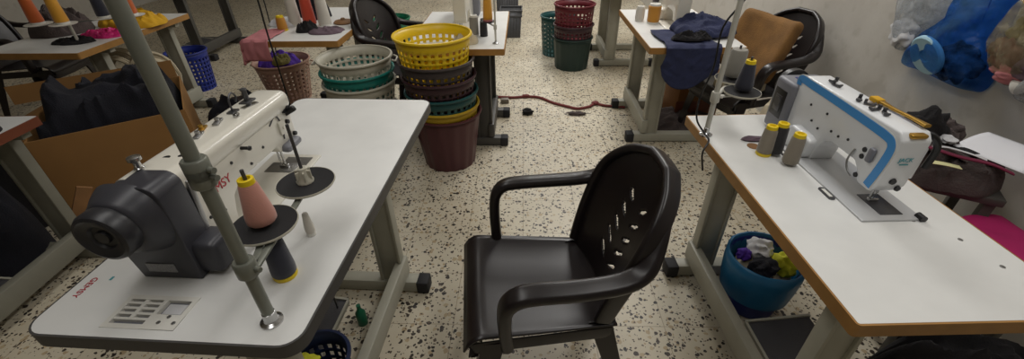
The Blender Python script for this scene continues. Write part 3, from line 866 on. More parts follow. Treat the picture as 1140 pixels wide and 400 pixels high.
# ------------------------------------------------------------------ baskets
def basket_parts(t, r1, r0, h, m, band=.045, n=64, rows=8, rimw=.012, floor=True, holes=True):
    """round tapering basket with a slotted wall"""
    bm = new()
    zs = [0.0, .012]
    hh = h-band-.012
    for i in range(rows):
        zs += [.012+hh*(i+.60)/rows, .012+hh*(i+1)/rows]
    zs += [h]
    R = lambda z: r0+(r1-r0)*z/h
    rings = []
    for z in zs:
        q = lambda i: R(z)+(0 if holes or i % 4 > 1 or z > h-band else -.005)
        rings.append([bm.verts.new((q(i)*math.cos(2*PI*i/n), q(i)*math.sin(2*PI*i/n), z)) for i in range(n)])
    for k, (a, b) in enumerate(zip(rings, rings[1:])):
        open_row = holes and k >= 1 and k < len(zs)-2 and k % 2 == 1
        for i in range(n):
            if open_row and i % 2 == 0: continue
            bm.faces.new((a[i], a[(i+1) % n], b[(i+1) % n], b[i]))
    if floor:
        c = bm.verts.new((0, 0, .002))
        for i in range(n): bm.faces.new((rings[0][(i+1) % n], rings[0][i], c))
    w = link('wall', bm, m, t, solid=.003, off=0)
    bm = new(); w2 = rimw
    lathe(bm, [(r1-.002, h-.012), (r1+w2*.8, h-.010), (r1+w2, h-.004), (r1+w2*.8, h+.003), (r1, h+.004), (r1-.003, h-.002)], 44, cap=False)
    link('rim', bm, m, t)
    return t

def basket(name, label, loc, r1, r0, h, m, cat='basket', group=None, handles=False, **kw):
    t = thing(name, label, cat, loc, random.uniform(0, .3), group)
    basket_parts(t, r1, r0, h, m, **kw)
    if handles:
        for s in (-1, 1):
            bm = new(); tube(bm, [(s*(r1+.008), -.05, h-.02), (s*(r1+.03), -.045, h-.03), (s*(r1+.035), 0, h-.03), (s*(r1+.03), .045, h-.03), (s*(r1+.008), .05, h-.02)], .006)
            link('handle', bm, m, t)
    return t

dup(CH, (-4.05, 3.45, 0), math.radians(-80), 'dark plastic armchair at the top left corner, mostly cut off', 'plastic armchairs')
G1 = 'baskets stacked beside the left table, right pile'
bx, by = -.505, 2.60
stack1 = [('b_maroon', 'maroon slotted basket, lowest of the pile under the yellow basket', 0, .375),
          ('b_mustard', 'mustard basket showing its rim above the lowest maroon one', .17, .26),
          ('b_dteal', 'dark teal basket in the middle of the pile under the yellow basket', .145, .375),
          ('b_plum', 'plum-brown basket just above the dark teal rim', .245, .375),
          ('b_char', 'charcoal basket that the bright yellow basket sits in', .345, .375),
          ('b_yellow', 'bright yellow basket on top of its pile', .490, .375)]
for i, (m, lab, z, h) in enumerate(stack1):
    basket('plastic_basket', lab, (bx-.006*i, by-.02-.004*i, z+.001), .222 if h > .3 else .218, .168 if h > .3 else .178, h, m, group=G1, rows=9, holes=(i > 0))
G2 = 'baskets stacked beside the left table, left pile'
gx, gy = -1.06, 2.66
stack2 = [('b_taupe', 'taupe basket at the bottom of the pile with the grey-white top basket', 0), ('b_grey', 'grey-white basket just below the teal rim', .20),
          ('b_teal', 'teal basket in the pile below the grey-white top basket', .272), ('b_grey', 'grey-white basket on top of its pile', .355)]
for i, (m, lab, z) in enumerate(stack2):
    basket('plastic_basket', lab, (gx, gy, z+.001), .222, .168, .35, m, group=G2, rows=8, handles=(i == 3))
basket('plastic_basket', 'royal blue slotted basket on the floor at far left', (-3.13, 3.92, 0), .165, .135, .36, 'b_blue', rows=8, n=52)
basket('plastic_basket', 'pinkish beige basket filled with purple cloth', (-2.12, 3.68, 0), .225, .165, .35, 'b_pink', rows=8, n=56, handles=True)

def cratebox(name, label, loc, w, d, h, m, rz=0, cat='crate', group=None, taper=.92, ribs=9):
    t = thing(name, label, cat, loc, rz, group)
    bm = new()
    def rc(k): return [(x*w/2*k, y*d/2*k) for x, y in ((-1, -1), (1, -1), (1, 1), (-1, 1))]
    lo, hi = rc(taper), rc(1)
    A = [bm.verts.new((*p, 0)) for p in lo]; B = [bm.verts.new((*p, h)) for p in hi]
    for i in range(4): bm.faces.new((A[i], A[(i+1) % 4], B[(i+1) % 4], B[i]))
    bm.faces.new(list(reversed(A))); link('shell', bm, m, t, solid=.004, off=-1)
    bm = new()
    for z in (h-.012, h-.075):
        k = taper+(1-taper)*z/h
        for sx, sy, ww, dd in ((0, -1, w*k+.02, .014), (0, 1, w*k+.02, .014), (-1, 0, .014, d*k+.02), (1, 0, .014, d*k+.02)):
            box(bm, (sx*w/2*k, sy*d/2*k, z), (ww, dd, .020), bev=.004)
    link('rim', bm, m, t)
    for i in range(ribs):
        f = -1+2*(i+.5)/ribs
        for s in (-1, 1):
            bm = new(); p0 = Vector((f*w/2*taper, s*d/2*taper, .01)); p1 = Vector((f*w/2, s*d/2, h-.08)); mtx, L = frame_to(p0, p1)
            box(bm, (p0+p1)/2, (.007, .012, L)); link('rib', bm, m, t)
    return t
cx_, cy_ = .50, 4.50
G3 = 'round baskets piled beside the aisle at the back'
for m, lab, z, h in (('b_green', 'dark green tub on the floor, lowest of the pile in the aisle', 0, .315), ('b_plum', 'plum basket between the dark green tub and the red basket', .125, .315),
                     ('b_red', 'maroon red slotted basket on top of the pile in the aisle', .27, .36)):
    basket('plastic_basket', lab, (cx_, cy_, z+.001), .195, .168, h, m, group=G3, n=56, holes=(m != 'b_green'))
basket('plastic_basket', 'dark teal basket peeping out left behind the red basket pile', (cx_-.12, cy_+.45, 0), .19, .165, .42, 'b_dteal', group=G3, n=48)
cratebox('waste_bin', 'dark grey ribbed bin on the floor behind the table end', (-.16, 5.70, 0), .27, .26, .34, 'b_dgrey', 0, 'bin', taper=.85, ribs=7)
cratebox('storage_bin', 'grey ribbed bin behind the dark grey bin, at the top edge', (-.22, 6.25, 0), .30, .30, .62, 'b_dgrey', 0, 'bin', taper=.92, ribs=9)
basket('plastic_bin', 'green bin behind the dark plastic armchair', (-1.42, 4.75, 0), .20, .17, .45, 'b_bgreen', cat='bin', holes=False)

# ------------------------------------------------------------------ cloth and heaps
def heap(w, d, h, seed=0, n=40, rough=.45, freq=5.0, flat=2.2, sq=False):
    """lumpy closed pile of fabric: wrinkled dome with base on z=0"""
    bm = new()
    def f(u, v):
        x, y = u*2-1, v*2-1
        # square -> disc
        sx = x*math.sqrt(max(0, 1-y*y/2)); sy = y*math.sqrt(max(0, 1-x*x/2))
        r = min(1, math.hypot(sx, sy))
        if sq: sx, sy = x, y; r = max(abs(x), abs(y))
        a = math.atan2(sy, sx)
        k = 1+(0 if sq else .16)*noise.noise(Vector((math.cos(a)*1.7+seed, math.sin(a)*1.7, seed)))
        base = max(0, 1-r**flat)
        q = Vector((sx*freq*.5+seed, sy*freq*.5, seed*1.7))
        q2 = q*.8+Vector((noise.noise(q*.7), noise.noise(q*.7+Vector((5, 1, 2))), 0))*1.1
        wr = noise.noise(q2)*.75+.34*(1-2*abs(noise.noise(q2*1.5)))+.10*noise.noise(q*2.6)
        z = h*base**.6*(1-rough*.5+rough*wr) if r < 1 else 0
        return (sx*w/2*k, sy*d/2*k, max(0, z)+.001)
    grid(bm, n, n, f)
    es = [e for e in bm.edges if e.is_boundary]
    ret = bmesh.ops.extrude_edge_only(bm, edges=es)
    for v in ret['geom']:
        if isinstance(v, bmesh.types.BMVert): v.co.z = 0
    es2 = [e for e in bm.edges if e.is_boundary]
    bmesh.ops.contextual_create(bm, geom=es2)
    return bm

def sheet(fn, nu=40, nv=40):
    bm = new(); grid(bm, nu, nv, fn); return bm

def wr(x, y, s=0, f=8): 
    q = Vector((x*f+s, y*f, s*1.3)); return noise.noise(q)+.5*noise.noise(q*2.3)

# cardboard box full of dark fabric
bA = Vector((-2.57, 1.90, 0)); bB = Vector((-2.005, 2.31, 0)); ex = (bB-bA).normalized(); ey = Vector((-ex.y, ex.x, 0))
bw, bd, bh = (bB-bA).length, .70, .5
ang = math.atan2(ex.y, ex.x)
CB = thing('cardboard_box', 'large open cardboard box full of dark fabric left of the front machine', 'box', bA, ang)
for (c, s) in (((bw/2, 0, bh/2), (bw, .007, bh)), ((bw/2, bd, bh/2), (bw, .007, bh)), ((0, bd/2, bh/2), (.007, bd-.007, bh)), ((bw, bd/2, bh/2), (.007, bd-.007, bh))):
    bm = new(); box(bm, c, s); link('side_panel', bm, 'card', CB)
bm = new(); box(bm, (bw/2-.08, bd+.012, bh+.055), (bw+.14, .006, .11), rot=Matrix.Rotation(-.15, 4, 'X')); link('flap', bm, 'card', CB)
bm = new(); box(bm, (-.075, bd*.45, bh-.03), (.17, bd*.8, .006), rot=Matrix.Rotation(-.4, 4, 'Y')); link('flap', bm, 'card', CB)
bm = new(); box(bm, (bw/2, bd/2, .006), (bw, bd, .006)); link('bottom_panel', bm, 'card', CB)
cen = bA+ex*bw/2+ey*bd/2
fb = heap(bw-.025, bd-.025, .60, 3, 70, .30, 4, 9, True)
for v in fb.verts: v.co.z += .06*(v.co.z > .002)
solo('fabric_pile', fb, 'f_navyb', 'heap of black-navy fabric filling the cardboard box', 'fabric pile', (cen.x, cen.y, .0095), ang)
solo('fabric_pile', heap(.62, .50, .30, 8, 50, .6, 6), 'f_black', 'black fabric heap on the red-brown edged table at left', 'fabric pile', (-2.42, 1.38, TH+.001), .3)
solo('fabric_pile', heap(.62, .60, .74, 11, 50, .4, 5, 4), 'f_black', 'black fabric heap on the floor left of the cardboard box', 'fabric pile', (-2.98, 1.88, 0), .3)
solo('fabric_pile', heap(.36, .36, .62, 13, 50, .35, 5, 5), 'f_navyb', 'tall dark fabric heap between the red-brown edged table and the cardboard box', 'fabric pile', (-2.58, 1.52, 0), .5)
solo('fabric_pile', heap(.46, .56, .40, 18, 50, .3, 4, 5), 'f_navyb', 'dark fabric heap on the floor behind the cream machine, right of the cardboard box', 'fabric pile', (-1.95, 2.68, 0), .62)
solo('fabric_pile', heap(.66, .46, .34, 15, 44, .5, 5), 'f_navyb', 'dark fabric heap on the floor between the cardboard box and the pink basket', 'fabric pile', (-2.02, 2.92, 0), .5)
solo('fabric_pile', heap(.55, .42, .10, 16, 44, .7, 6), 'f_grey', 'brownish fabric scraps on the floor below the blue basket', 'fabric pile', (-2.42, 3.45, 0), .2)
solo('fabric_pile', heap(.6, .5, .12, 17, 44, .7, 6), 'f_grey', 'dark fabric scraps on the floor under the table with the navy cloth', 'fabric pile', (1.20, 3.12, .0), .2)

# bits of wood leaning by the red-brown edged table
bm = new(); box(bm, (0, 0, .17), (.06, .018, .36), rot=Matrix.Rotation(.55, 4, 'Y'))
solo('wood_offcut', bm, 'wood', 'raw wood offcut leaning on the foot of the table at the left border', 'wood', (-2.28, 1.68, .005), .9)

# cloths on the far-left table
solo('mustard_cloth', heap(.46, .34, .10, 21, 44, .7, 7), 'f_yellow', 'mustard yellow cloth heap on the table with the thread cones', 'cloth', (-2.90, 3.26, TH+.001), -.1)
bm = heap(.34, .22, .035, 24, 40, .8, 12, 5)
solo('pink_packet', bm, 'film_pink', 'shiny pink plastic packet in front of the mustard cloth', 'packet', (-2.86, 2.98, TH+.001), .15)
solo('dark_cloth', heap(.26, .16, .035, 27, 30, .7, 8), 'f_black', 'black scrap of cloth on the table under the thread cones', 'cloth', (-2.95, 2.80, TH+.001), .15)
solo('cloth_bundle', heap(.36, .34, .18, 28, 30, .7, 8), 'f_grey', 'grey bundle at the left end of the table with the thread cones', 'cloth', (-3.26, 3.05, TH+.001), .15)
st2 = thing('thread_stand', 'low white thread stand holding orange, amber and navy cones', 'thread stand', (-2.90, 2.78, TH))
bm = new(); lathe(bm, [(.03, 0), (.03, .006), (.012, .012), (.012, .02)], 20); link('base_flange', bm, 'steel', st2)
bm = new(); cyl(bm, (0, 0, .004), (0, 0, .50), .009); link('pole', bm, 'polew', st2)
cx4 = [(-.13, -.06), (.03, -.06), (.16, .10), (.30, .16)]
for (dx, dy) in cx4:
    bm = new(); box(bm, (dx/2, dy/2, .128), (math.hypot(dx, dy), .012, .006), rz=math.atan2(dy, dx)); link('arm', bm, 'steel', st2)
    bm = new(); lathe(bm, [(0, -.002), (.068, -.002), (.072, .002), (.066, .003), (0, .003)], 30, Matrix.Translation((dx, dy, .135))); link('spool_disc', bm, 'whitep', st2)
for (dx, dy), (th, lab) in zip(cx4, (('t_orange', 'burnt orange thread cone, leftmost on the low white stand'), ('t_amber', 'amber thread cone second from the left on the low white stand'),
                                      ('t_navy', 'navy thread cone with white base on the low white stand'), ('t_orange', 'orange thread cone, rightmost on the low white stand'))):
    cone('thread_cone', lab, (-2.90+dx, 2.78+dy, TH+.1382), .20, .036, .024, th, core='whitep', group='cones on the low white stand')
for k, (x, y, z) in enumerate(((-3.02, 3.10, .24), (-2.84, 3.16, .20))):
    bm = new()
    for j in range(9):
        rr = .15-.007*j
        tube(bm, [(rr*math.cos(a)*(1+.06*noise.noise(Vector((j, a, k)))), .07*math.sin(j)+rr*.25*math.sin(a*2)*.3, .22+rr*1.3*math.sin(a)) for a in [q*PI/6 for q in range(13)]], .012, 6, 3)
    lab = ('coiled cream cable bundle under the table with the thread cones', 'second coiled cream cable bundle, nearer the table leg')[k]
    for v in bm.verts: v.co.z = max(.002, v.co.z-.04)
    solo('cable_coil', bm, 'f_cream', lab, 'cable coil', (x, y, z), .5*k+.3, 'cable coils')
bm = heap(.62, .62, .30, 61, 36, .5, 5, 5)
solo('fabric_pile', bm, 'f_rust', 'rust-brown fabric bundle on the floor under the table with the thread cones', 'fabric pile', (-3.10, 3.08, 0), 0)

# middle table with pink cloth
def drape(u, v):
    # lies on the top near the left front corner, hangs over the left and front edges
    a = -.09+.26*u; b = -.08+.36*v       # a: along x from the corner (neg = hanging), b: along y
    z = TH+.006+.006*wr(a, b, 4, 14)
    x, y = a, b
    if a < .0: x = -.010-.03*(a/-.14)**2+.014*wr(b, a, 9, 16); z = TH+.004+a*1.7
    if b < .0:
        y = -.010+.012*wr(a, b, 12, 16); z = min(z, TH+.004+b*1.6)
    return (x, y, z)
# hanging pink cloth: x extent on the left side of the table
solo('pink_cloth', sheet(drape, 40, 44), 'f_pink', 'dusty pink cloth hanging over the corner of a sewing table', 'cloth', (-1.825, 2.787, 0), 0, solid=.006, off=1)
for v in (): pass
cone('thread_cone', 'amber thread cone standing on the table with the pink cloth', (-1.68, 3.06, TH), .10, .034, .026, 't_gold', core='yellow')
solo('navy_cloth', heap(.26, .22, .22, 30, 36, .5, 6), 'f_navyb', 'dark navy garment heap on the table behind the red cone', 'cloth', (-1.62, 3.44, TH+.001), .2)
solo('white_cloth', heap(.26, .2, .05, 31, 30, .7, 8), 'f_white', 'crumpled white cloth beside the amber cone', 'cloth', (-1.73, 3.24, TH+.001), .2)
solo('dark_cloth', heap(.16, .12, .07, 33, 26, .7, 8), 'f_black', 'small black cloth below the red and white cones', 'cloth', (-1.50, 3.04, TH+.001), .2)
solo('grey_cloth', heap(.24, .18, .03, 36, 26, .7, 8), 'f_plum', 'flat purplish grey cloth lying on the table with the pink cloth', 'cloth', (-1.36, 3.02, TH+.001), .2)
cone('thread_cone', 'red thread cone on the table with the pink cloth', (-1.545, 3.20, TH), .24, .045, .03, 't_red', core='whitep')
cone('thread_cone', 'white thread cone right of the red cone', (-1.44, 3.21, TH), .24, .045, .03, 't_white', core='whitep')
cone('thread_cone', 'white thread cone left of the red cone', (-1.655, 3.21, TH), .24, .042, .03, 't_white', core='whitep')
bm = new(); lathe(bm, [(0, 0), (.065, 0), (.07, .006), (.06, .016), (.02, .022), (.012, .035), (0, .036)], 24)
solo('wooden_disc', bm, 'wood', 'small wooden disc on the table right of the white cone', 'disc', (-1.325, 3.26, TH+.001))
bm = heap(.33, .33, .10, 41, 36, .8, 7, 4)
solo('purple_cloth', bm, 'f_purple', 'purple cloth lying in the pinkish beige basket', 'cloth', (-2.14, 3.66, .315))
bm = heap(.14, .18, .07, 43, 26, .8, 7, 4)
solo('olive_cloth', bm, 'f_olive', 'olive cloth strip on top of the purple cloth', 'cloth', (-2.06, 3.58, .36))
bm = new(); tube(bm, [(-1.80, 2.72, 1.6), (-1.60, 2.70, 1.2), (-1.595, 2.71, .80), (-1.60, 2.72, .45), (-1.62, 2.75, .18), (-1.65, 2.85, .012)], .0055)
solo('hanging_cable', bm, 'black', 'thin dark cable hanging down in front of the table with the pink cloth', 'cable')
bm = new(); tube(bm, [(-3.0, 5.2, 1.6), (-2.72, 4.75, .8), (-2.70, 4.68, .3), (-2.75, 4.7, .01)], .006)
solo('hanging_cable', bm, 'black', 'thin dark cable hanging above the blue basket', 'cable')

# bits on the table behind the yellow basket
cone('thread_cone', 'grey thread cone on the table behind the yellow basket', (-.325, 2.90, TH), .13, .030, .026, 't_grey', core='whitep')
cone('thread_cone', 'black thread cone on the table behind the yellow basket', (-.262, 2.89, TH), .11, .026, .020, 't_black', core='black')
st3 = thing('thread_stand', 'thin thread stand holding a tall pink and yellow cone', 'thread stand', (-.175, 2.72, TH))
bm = new(); lathe(bm, [(.02, 0), (.02, .004), (.007, .01), (.007, .02)], 18); link('base_flange', bm, 'steel', st3)
bm = new(); cyl(bm, (0, 0, .004), (0, 0, .42), .006, seg=12); box(bm, (0, 0, .10), (.02, .02, .03), bev=.004); link('pole', bm, 'polew', st3)
bm = new(); box(bm, (-.03, .05, .105), (.012, .11, .005), rz=.5); link('arm', bm, 'steel', st3)
bm = new(); lathe(bm, [(0, -.002), (.045, -.002), (.047, .002), (0, .003)], 24, Matrix.Translation((-.05, .09, .112))); link('spool_disc', bm, 'black', st3)
cone('thread_cone', 'tall yellow thread cone with pinkish base on the thin stand', (-.225, 2.81, TH+.1152), .19, .030, .020, 't_amber', core='f_pink')
solo('lint_heap', heap(.16, .14, .07, 51, 26, .7, 8), 'f_cream', 'cream cloth scrap at the front of the table behind the yellow basket', 'cloth', (-.37, 2.74, TH+.001), .2)

# navy cloth on the right-hand background table
def navy(u, v):
    x = .02+.33*u+.02*wr(v, u, 5, 3); b = -.26+.62*v
    z = TH+.008+.010*abs(wr(x, b, 2, 9)); y = b
    lim = -.17-.09*math.sin(PI*min(1, u*1.1))
    if b < 0:
        bb = b*(-lim/.26)
        y = -.016-.012*abs(wr(x, b, 7, 12)); z = TH+.006+bb
    return (x, y, z)
solo('navy_cloth', sheet(navy, 44, 60), 'f_navy', 'navy cloth draped over the near edge of the right background table', 'cloth', (.82, 2.61, 0), 0, solid=.005, off=1)
solo('navy_garments', heap(.42, .34, .10, 71, 50, .55, 6), 'f_navy', 'crumpled navy garments piled behind the draped navy cloth', 'cloth', (1.16, 2.92, TH+.020), -.15)
solo('black_garment', heap(.24, .12, .045, 73, 36, .9, 9), 'f_black', 'black garment lying folded in the middle of the navy cloth', 'cloth', (1.03, 2.72, TH+.025), .1)
cone('thread_cone', 'gold thread cone at the far end of the table with the navy cloth', (.915, 3.20, TH), .13, .042, .040, 't_gold', core='whitep')
cone('thread_cone', 'small beige thread cone left of the gold cone', (.835, 3.27, TH), .10, .032, .028, 't_white', core='whitep')
bx2 = thing('carton', 'brown carton standing under the table with the navy cloth', 'box', (1.34, 3.30, 0), .05)
bm = new(); box(bm, (0, 0, .20), (.32, .30, .40), bev=.002); link('carton_body', bm, 'card2', bx2)
bm = new(); box(bm, (-.02, -.151, .14), (.30, .002, .09)); link('carton_print', bm, 'redwood', bx2)
bm = new(); box(bm, (0, -.06, .4015), (.30, .003, .001)); link('flap_seam', bm, 'black', bx2)

# ------------------------------------------------------------------ things round the wall chair
cu = thing('cushion', 'worn brown seat cushion leaning in the plastic armchair by the wall', 'cushion', (1.575, 2.91, .672), math.radians(108))
bm = new()
box(bm, (0, 0, 0), (.46, .10, .40), bev=.042, seg=4)
bmesh.ops.subdivide_edges(bm, edges=[e for e in bm.edges if e.calc_length() > .1], cuts=6, use_grid_fill=True)
for v in bm.verts:
    v.co += v.co.normalized()*.012*noise.noise(v.co*9)
    v.co.y += .05*((v.co.x/.22)**2)
bmesh.ops.transform(bm, matrix=Matrix.Rotation(math.radians(22), 4, 'X'), verts=bm.verts[:])
link('pad', bm, 'f_brown', cu, ang=70)
solo('cloth_sack', heap(.32, .30, .17, 81, 36, .6, 6, 4), 'f_cream', 'dirty cream cloth bundle on the seat of the armchair by the wall', 'cloth', (1.47, 2.84, .4235), .3)
solo('cloth_sack', heap(.36, .36, .60, 84, 44, .35, 5, 5), 'f_cream', 'lumpy cream sack on the floor in front of the armchair by the wall', 'sack', (1.55, 2.34, 0), .3)

# bags on the wall
WX = X1
def wall_bag(name, label, poly, d, m, seed, back=.012, crease=.020):
    """film bag hanging on the wall: outline in (y, z), bulging d into the room"""
    cy = sum(p[0] for p in poly)/len(poly); cz = sum(p[1] for p in poly)/len(poly)
    zmin = min(p[1] for p in poly)
    t = thing(name, label, 'bag', (WX-back, cy, zmin))
    q = poly+poly[:3]
    loop = catmull([(0, a, b) for a, b in q], 7)
    loop = loop[7:7+7*len(poly)]
    n = len(loop); bm = new(); rings = []
    mm = 16
    neck = max(loop, key=lambda v: v.z)
    for i in range(mm):
        k = i/(mm-1); sc = 1-k**1.25*.97; ring = []
        for j, v in enumerate(loop):
            y = cy+(v.y-cy)*sc; z = cz+(v.z-cz)*sc
            dep = d*math.sin(min(1, k*1.15)*PI/2)**.55
            dn = math.hypot(y-neck.y, z-neck.z)
            an = math.atan2(y-neck.y, neck.z-z+.02)
            dep *= min(1, .30+dn/.30)
            fold = crease*(noise.noise(Vector((an*7+seed, dn*2.5, seed)))+.6*noise.noise(Vector((an*15, dn*5+seed, 2)))+.5*noise.noise(Vector((y*16, z*16, seed))))
            ring.append(bm.verts.new((-(dep+fold*(.3+k)) if i else 0, y-cy, z-zmin)))
        rings.append(ring)
    for p, r in zip(rings, rings[1:]):
        for j in range(n): bm.faces.new((p[j], p[(j+1) % n], r[(j+1) % n], r[j]))
    bm.faces.new(rings[-1])
    bc = bm.verts.new((back*.5, 0, cz-zmin))
    for j in range(n): bm.faces.new((rings[0][(j+1) % n], rings[0][j], bc))
    for v in bm.verts: v.co.x = min(v.co.x, back-.001)
    link('bag_film', bm, m, t, ang=80)
    bm = new(); cyl(bm, (back, neck.y-cy, neck.z-zmin-.02), (-.03, neck.y-cy, neck.z-zmin-.01), .004, seg=10); link('nail', bm, 'steel', t)
    return t
wall_bag('plastic_bag', 'milky white plastic bag hanging left of the blue bag',
         [(2.30, 1.42), (2.36, 1.25), (2.40, 1.06), (2.345, .94), (2.29, .845), (2.245, .86), (2.19, .93), (2.12, 1.03), (2.10, 1.12), (2.16, 1.28), (2.22, 1.42)], .09, 'film_milky', 5)
wall_bag('plastic_bag', 'translucent blue plastic bag on the wall with a pale disc inside',
         [(2.00, 1.36), (1.97, 1.26), (1.985, 1.15), (2.03, 1.07), (2.135, .955), (2.18, .815), (2.15, .795), (2.085, .80), (1.92, .800), (1.79, .812), (1.765, .895), (1.78, .98), (1.82, 1.05), (1.84, 1.16), (1.90, 1.27), (1.94, 1.36)], .15, 'film_blue', 9)
wall_bag('plastic_bag', 'dusty clear plastic bag of brown clothes right of the blue bag',
         [(1.72, 1.38), (1.76, 1.26), (1.79, 1.14), (1.81, 1.02), (1.79, .965), (1.70, .885), (1.62, .90), (1.53, .99), (1.50, 1.12), (1.56, 1.28), (1.64, 1.38)], .15, 'film_dusty', 14)
wall_bag('plastic_bag', 'clear plastic bag at the right border, lowest on the wall',
         [(1.44, 1.20), (1.52, 1.08), (1.60, 1.00), (1.635, .90), (1.62, .855), (1.56, .84), (1.46, .82), (1.34, .84), (1.27, .94), (1.30, 1.08), (1.38, 1.20)], .12, 'film_clear', 19)
# contents
bm = new(); lathe(bm, [(0, -.012), (.085, -.012), (.092, -.006), (.092, .006), (.085, .012), (.03, .012), (.026, .004), (0, .004)], 36)
bmesh.ops.transform(bm, matrix=Matrix.Rotation(-PI/2-.42, 4, 'Y'), verts=bm.verts[:])
solo('plastic_lid', bm, 'pale_blue', 'pale round lid showing through the blue plastic bag', 'lid', (WX-.125, 2.00, .905))
def lump(w, d, h, seed): 
    bm = new(); ball(bm, (0, 0, 0), (d/2, w/2, h/2), 4, .45, 6, seed); return bm
solo('dark_garment', lump(.20, .08, .16, 3), 'f_navyb', 'dark garment at the bottom of the blue plastic bag', 'cloth', (WX-.065, 1.90, .90))
for y, z, w_, h_, sd, m_, lab in ((1.70, 1.01, .16, .13, 5, 'f_rust', 'rust-brown garment in the dusty clear bag, nearest the blue bag'), (1.60, .985, .15, .12, 15, 'f_plum', 'plum-grey garment low in the dusty clear bag'),
        (1.66, 1.10, .19, .12, 25, 'f_olive', 'olive brown garment in the upper part of the dusty clear bag'), (1.66, .94, .13, .07, 35, 'f_pink', 'dusty pink cloth at the bottom of the dusty clear bag')):
    solo('bagged_garment', lump(w_, .10, h_, sd), m_, lab, 'cloth', (WX-.075, y, z))
solo('yellow_garment', lump(.15, .08, .08, 8), 'f_yellow', 'mustard yellow cloth at the top of the dusty clear bag', 'cloth', (WX-.10, 1.69, 1.21))
solo('plum_garment', lump(.22, .09, .22, 9), 'f_plum', 'plum-grey garment inside the clear bag at the right border', 'cloth', (WX-.07, 1.42, .97))
solo('white_garment', lump(.14, .06, .13, 12), 'f_white', 'white cloth inside the milky white bag', 'cloth', (WX-.055, 2.27, .93))
bm = new(); cyl(bm, (0, 0, 0), (.03, -.17, .10), .030, seg=24)
solo('film_roll', bm, 'whitep', 'rolled white plastic film with round end at the bottom of the clear bag', 'roll', (WX-.085, 1.615, .905))

# cluttered bench by the wall
bn = thing('low_bench', 'dark low bench against the right wall, covered in fabric scraps', 'bench', (1.70, 1.56, 0), -.5)
bm = new(); box(bm, (0, 0, .555), (.38, .32, .03), bev=.004); link('bench_top', bm, 'darkpaint', bn)
for sx_ in (-.16, .16):
    for sy_ in (-.13, .13):
        bm = new(); box(bm, (sx_, sy_, .27), (.035, .035, .54), bev=.003); link('leg', bm, 'darkpaint', bn)
BT = .571
solo('fabric_scraps', heap(.44, .36, .13, 91, 60, .8, 9, 4), 'f_grey', 'dark taupe fabric scraps heaped on the low bench', 'fabric pile', (1.69, 1.55, BT), -.5)
solo('black_pouch', lump(.12, .15, .20, 21), 'f_black', 'black pouch standing among the scraps just behind the machine nose', 'pouch', (1.60, 1.60, BT+.15))
for k, (x, y, z, w_, l_, rz_, mm_, lab) in enumerate(((1.60, 1.50, .125, .05, .20, -.5, 'f_grey', 'dark taupe fabric strip along the front of the bench scraps'), (1.66, 1.60, .135, .06, .18, .3, 'f_plum', 'plum-grey fabric strip behind the maroon strap'),
        (1.72, 1.48, .120, .05, .16, -.9, 'f_black', 'black fabric strip under the sheet of paper'), (1.56, 1.56, .115, .05, .14, .1, 'f_maroon', 'maroon fabric scrap beside the black pouch'), (1.70, 1.66, .14, .12, .14, .2, 'f_grey', 'folded taupe garment at the back of the low bench'))):
    bm = new(); sweep(bm, catmull([(-l_/2, .01, -.012), (-l_/5, -.012, .006), (l_/5, .012, .004), (l_/2, -.006, -.016)], 6), lambda t: flat_sect(w_, .010), (0, 0, 1))
    solo('fabric_strip', bm, mm_, lab, 'fabric strip', (x, y, BT+z), rz_)
solo('dark_pouch', lump(.12, .10, .11, 27), 'f_grey', 'dark taupe pouch against the wall behind the sheet of paper', 'pouch', (1.83, 1.72, BT+.09))
bm = sheet(lambda u, v: ((u-.5)*.20, (v-.5)*.22, .012*math.sin(u*3)+.02*u), 12, 12)
solo('paper_sheet', bm, 'paper', 'white sheet of paper lying on the scraps by the wall', 'paper', (1.815, 1.46, BT+.128), .37, solid=.0015)
bm = new(); sweep(bm, catmull([(-.13, .06, .10), (-.06, .02, .105), (.02, -.04, .095), (.10, -.085, .09), (.16, -.12, .07)], 6), lambda t: flat_sect(.022, .006), (0, 0, 1))
solo('maroon_strap', bm, 'f_maroon', 'maroon strap lying across the fabric scraps', 'strap', (1.59, 1.46, BT+.045), 0)
bm = new(); sweep(bm, catmull([(-.05, .0, .06), (0, .0, .062), (.05, .006, .056)], 6), lambda t: flat_sect(.028, .003), (0, 0, 1))
solo('cream_card', bm, 'paper_y', 'cream card strip at the front of the fabric scraps', 'card', (1.560, 1.405, BT+.055), -.45)
bm = new(); sweep(bm, catmull([(-.06, .03, .10), (-.01, .02, .106), (.05, -.02, .10), (.09, -.05, .09)], 6), lambda t: flat_sect(.012, .003), (0, 0, 1))
solo('white_strip', bm, 'f_white', 'white paper strip between the maroon strap and the cream card', 'paper', (1.62, 1.46, BT+.04), 0)
solo('white_scrap', lump(.06, .05, .03, 30), 'f_white', 'small white scrap on top of the fabric scraps', 'scrap', (1.66, 1.54, BT+.15))

# stool with magenta cloth
sl = thing('low_stool', 'low stool beside the right table, hidden under a magenta cloth', 'stool', (1.60, 1.19, 0))
bm = new(); box(bm, (0, 0, .455), (.40, .27, .03), bev=.006); link('seat', bm, 'darkpaint', sl)
for sx_ in (-.17, .17):
    for sy_ in (-.11, .11):
        bm = new(); box(bm, (sx_, sy_, .22), (.032, .032, .44), bev=.003); link('leg', bm, 'darkpaint', sl)
def mag(u, v):
    x = (u-.5)*.70; y = (v-.5)*.40
    ex_ = max(0, abs(x)-.225); ey_ = max(0, abs(y)-.145)
    fold = .014*wr(x, y, 3, 7)
    z = .480+.010*abs(wr(x, y, 6, 5))-min(.13, 1.0*(ex_+ey_))
    x = max(-.225, min(.225, x))+math.copysign(.02+fold, x)*(1 if ex_ > 0 else 0)
    y = max(-.145, min(.145, y))+math.copysign(.02+fold, y)*(1 if ey_ > 0 else 0)
    return (x, y, z)
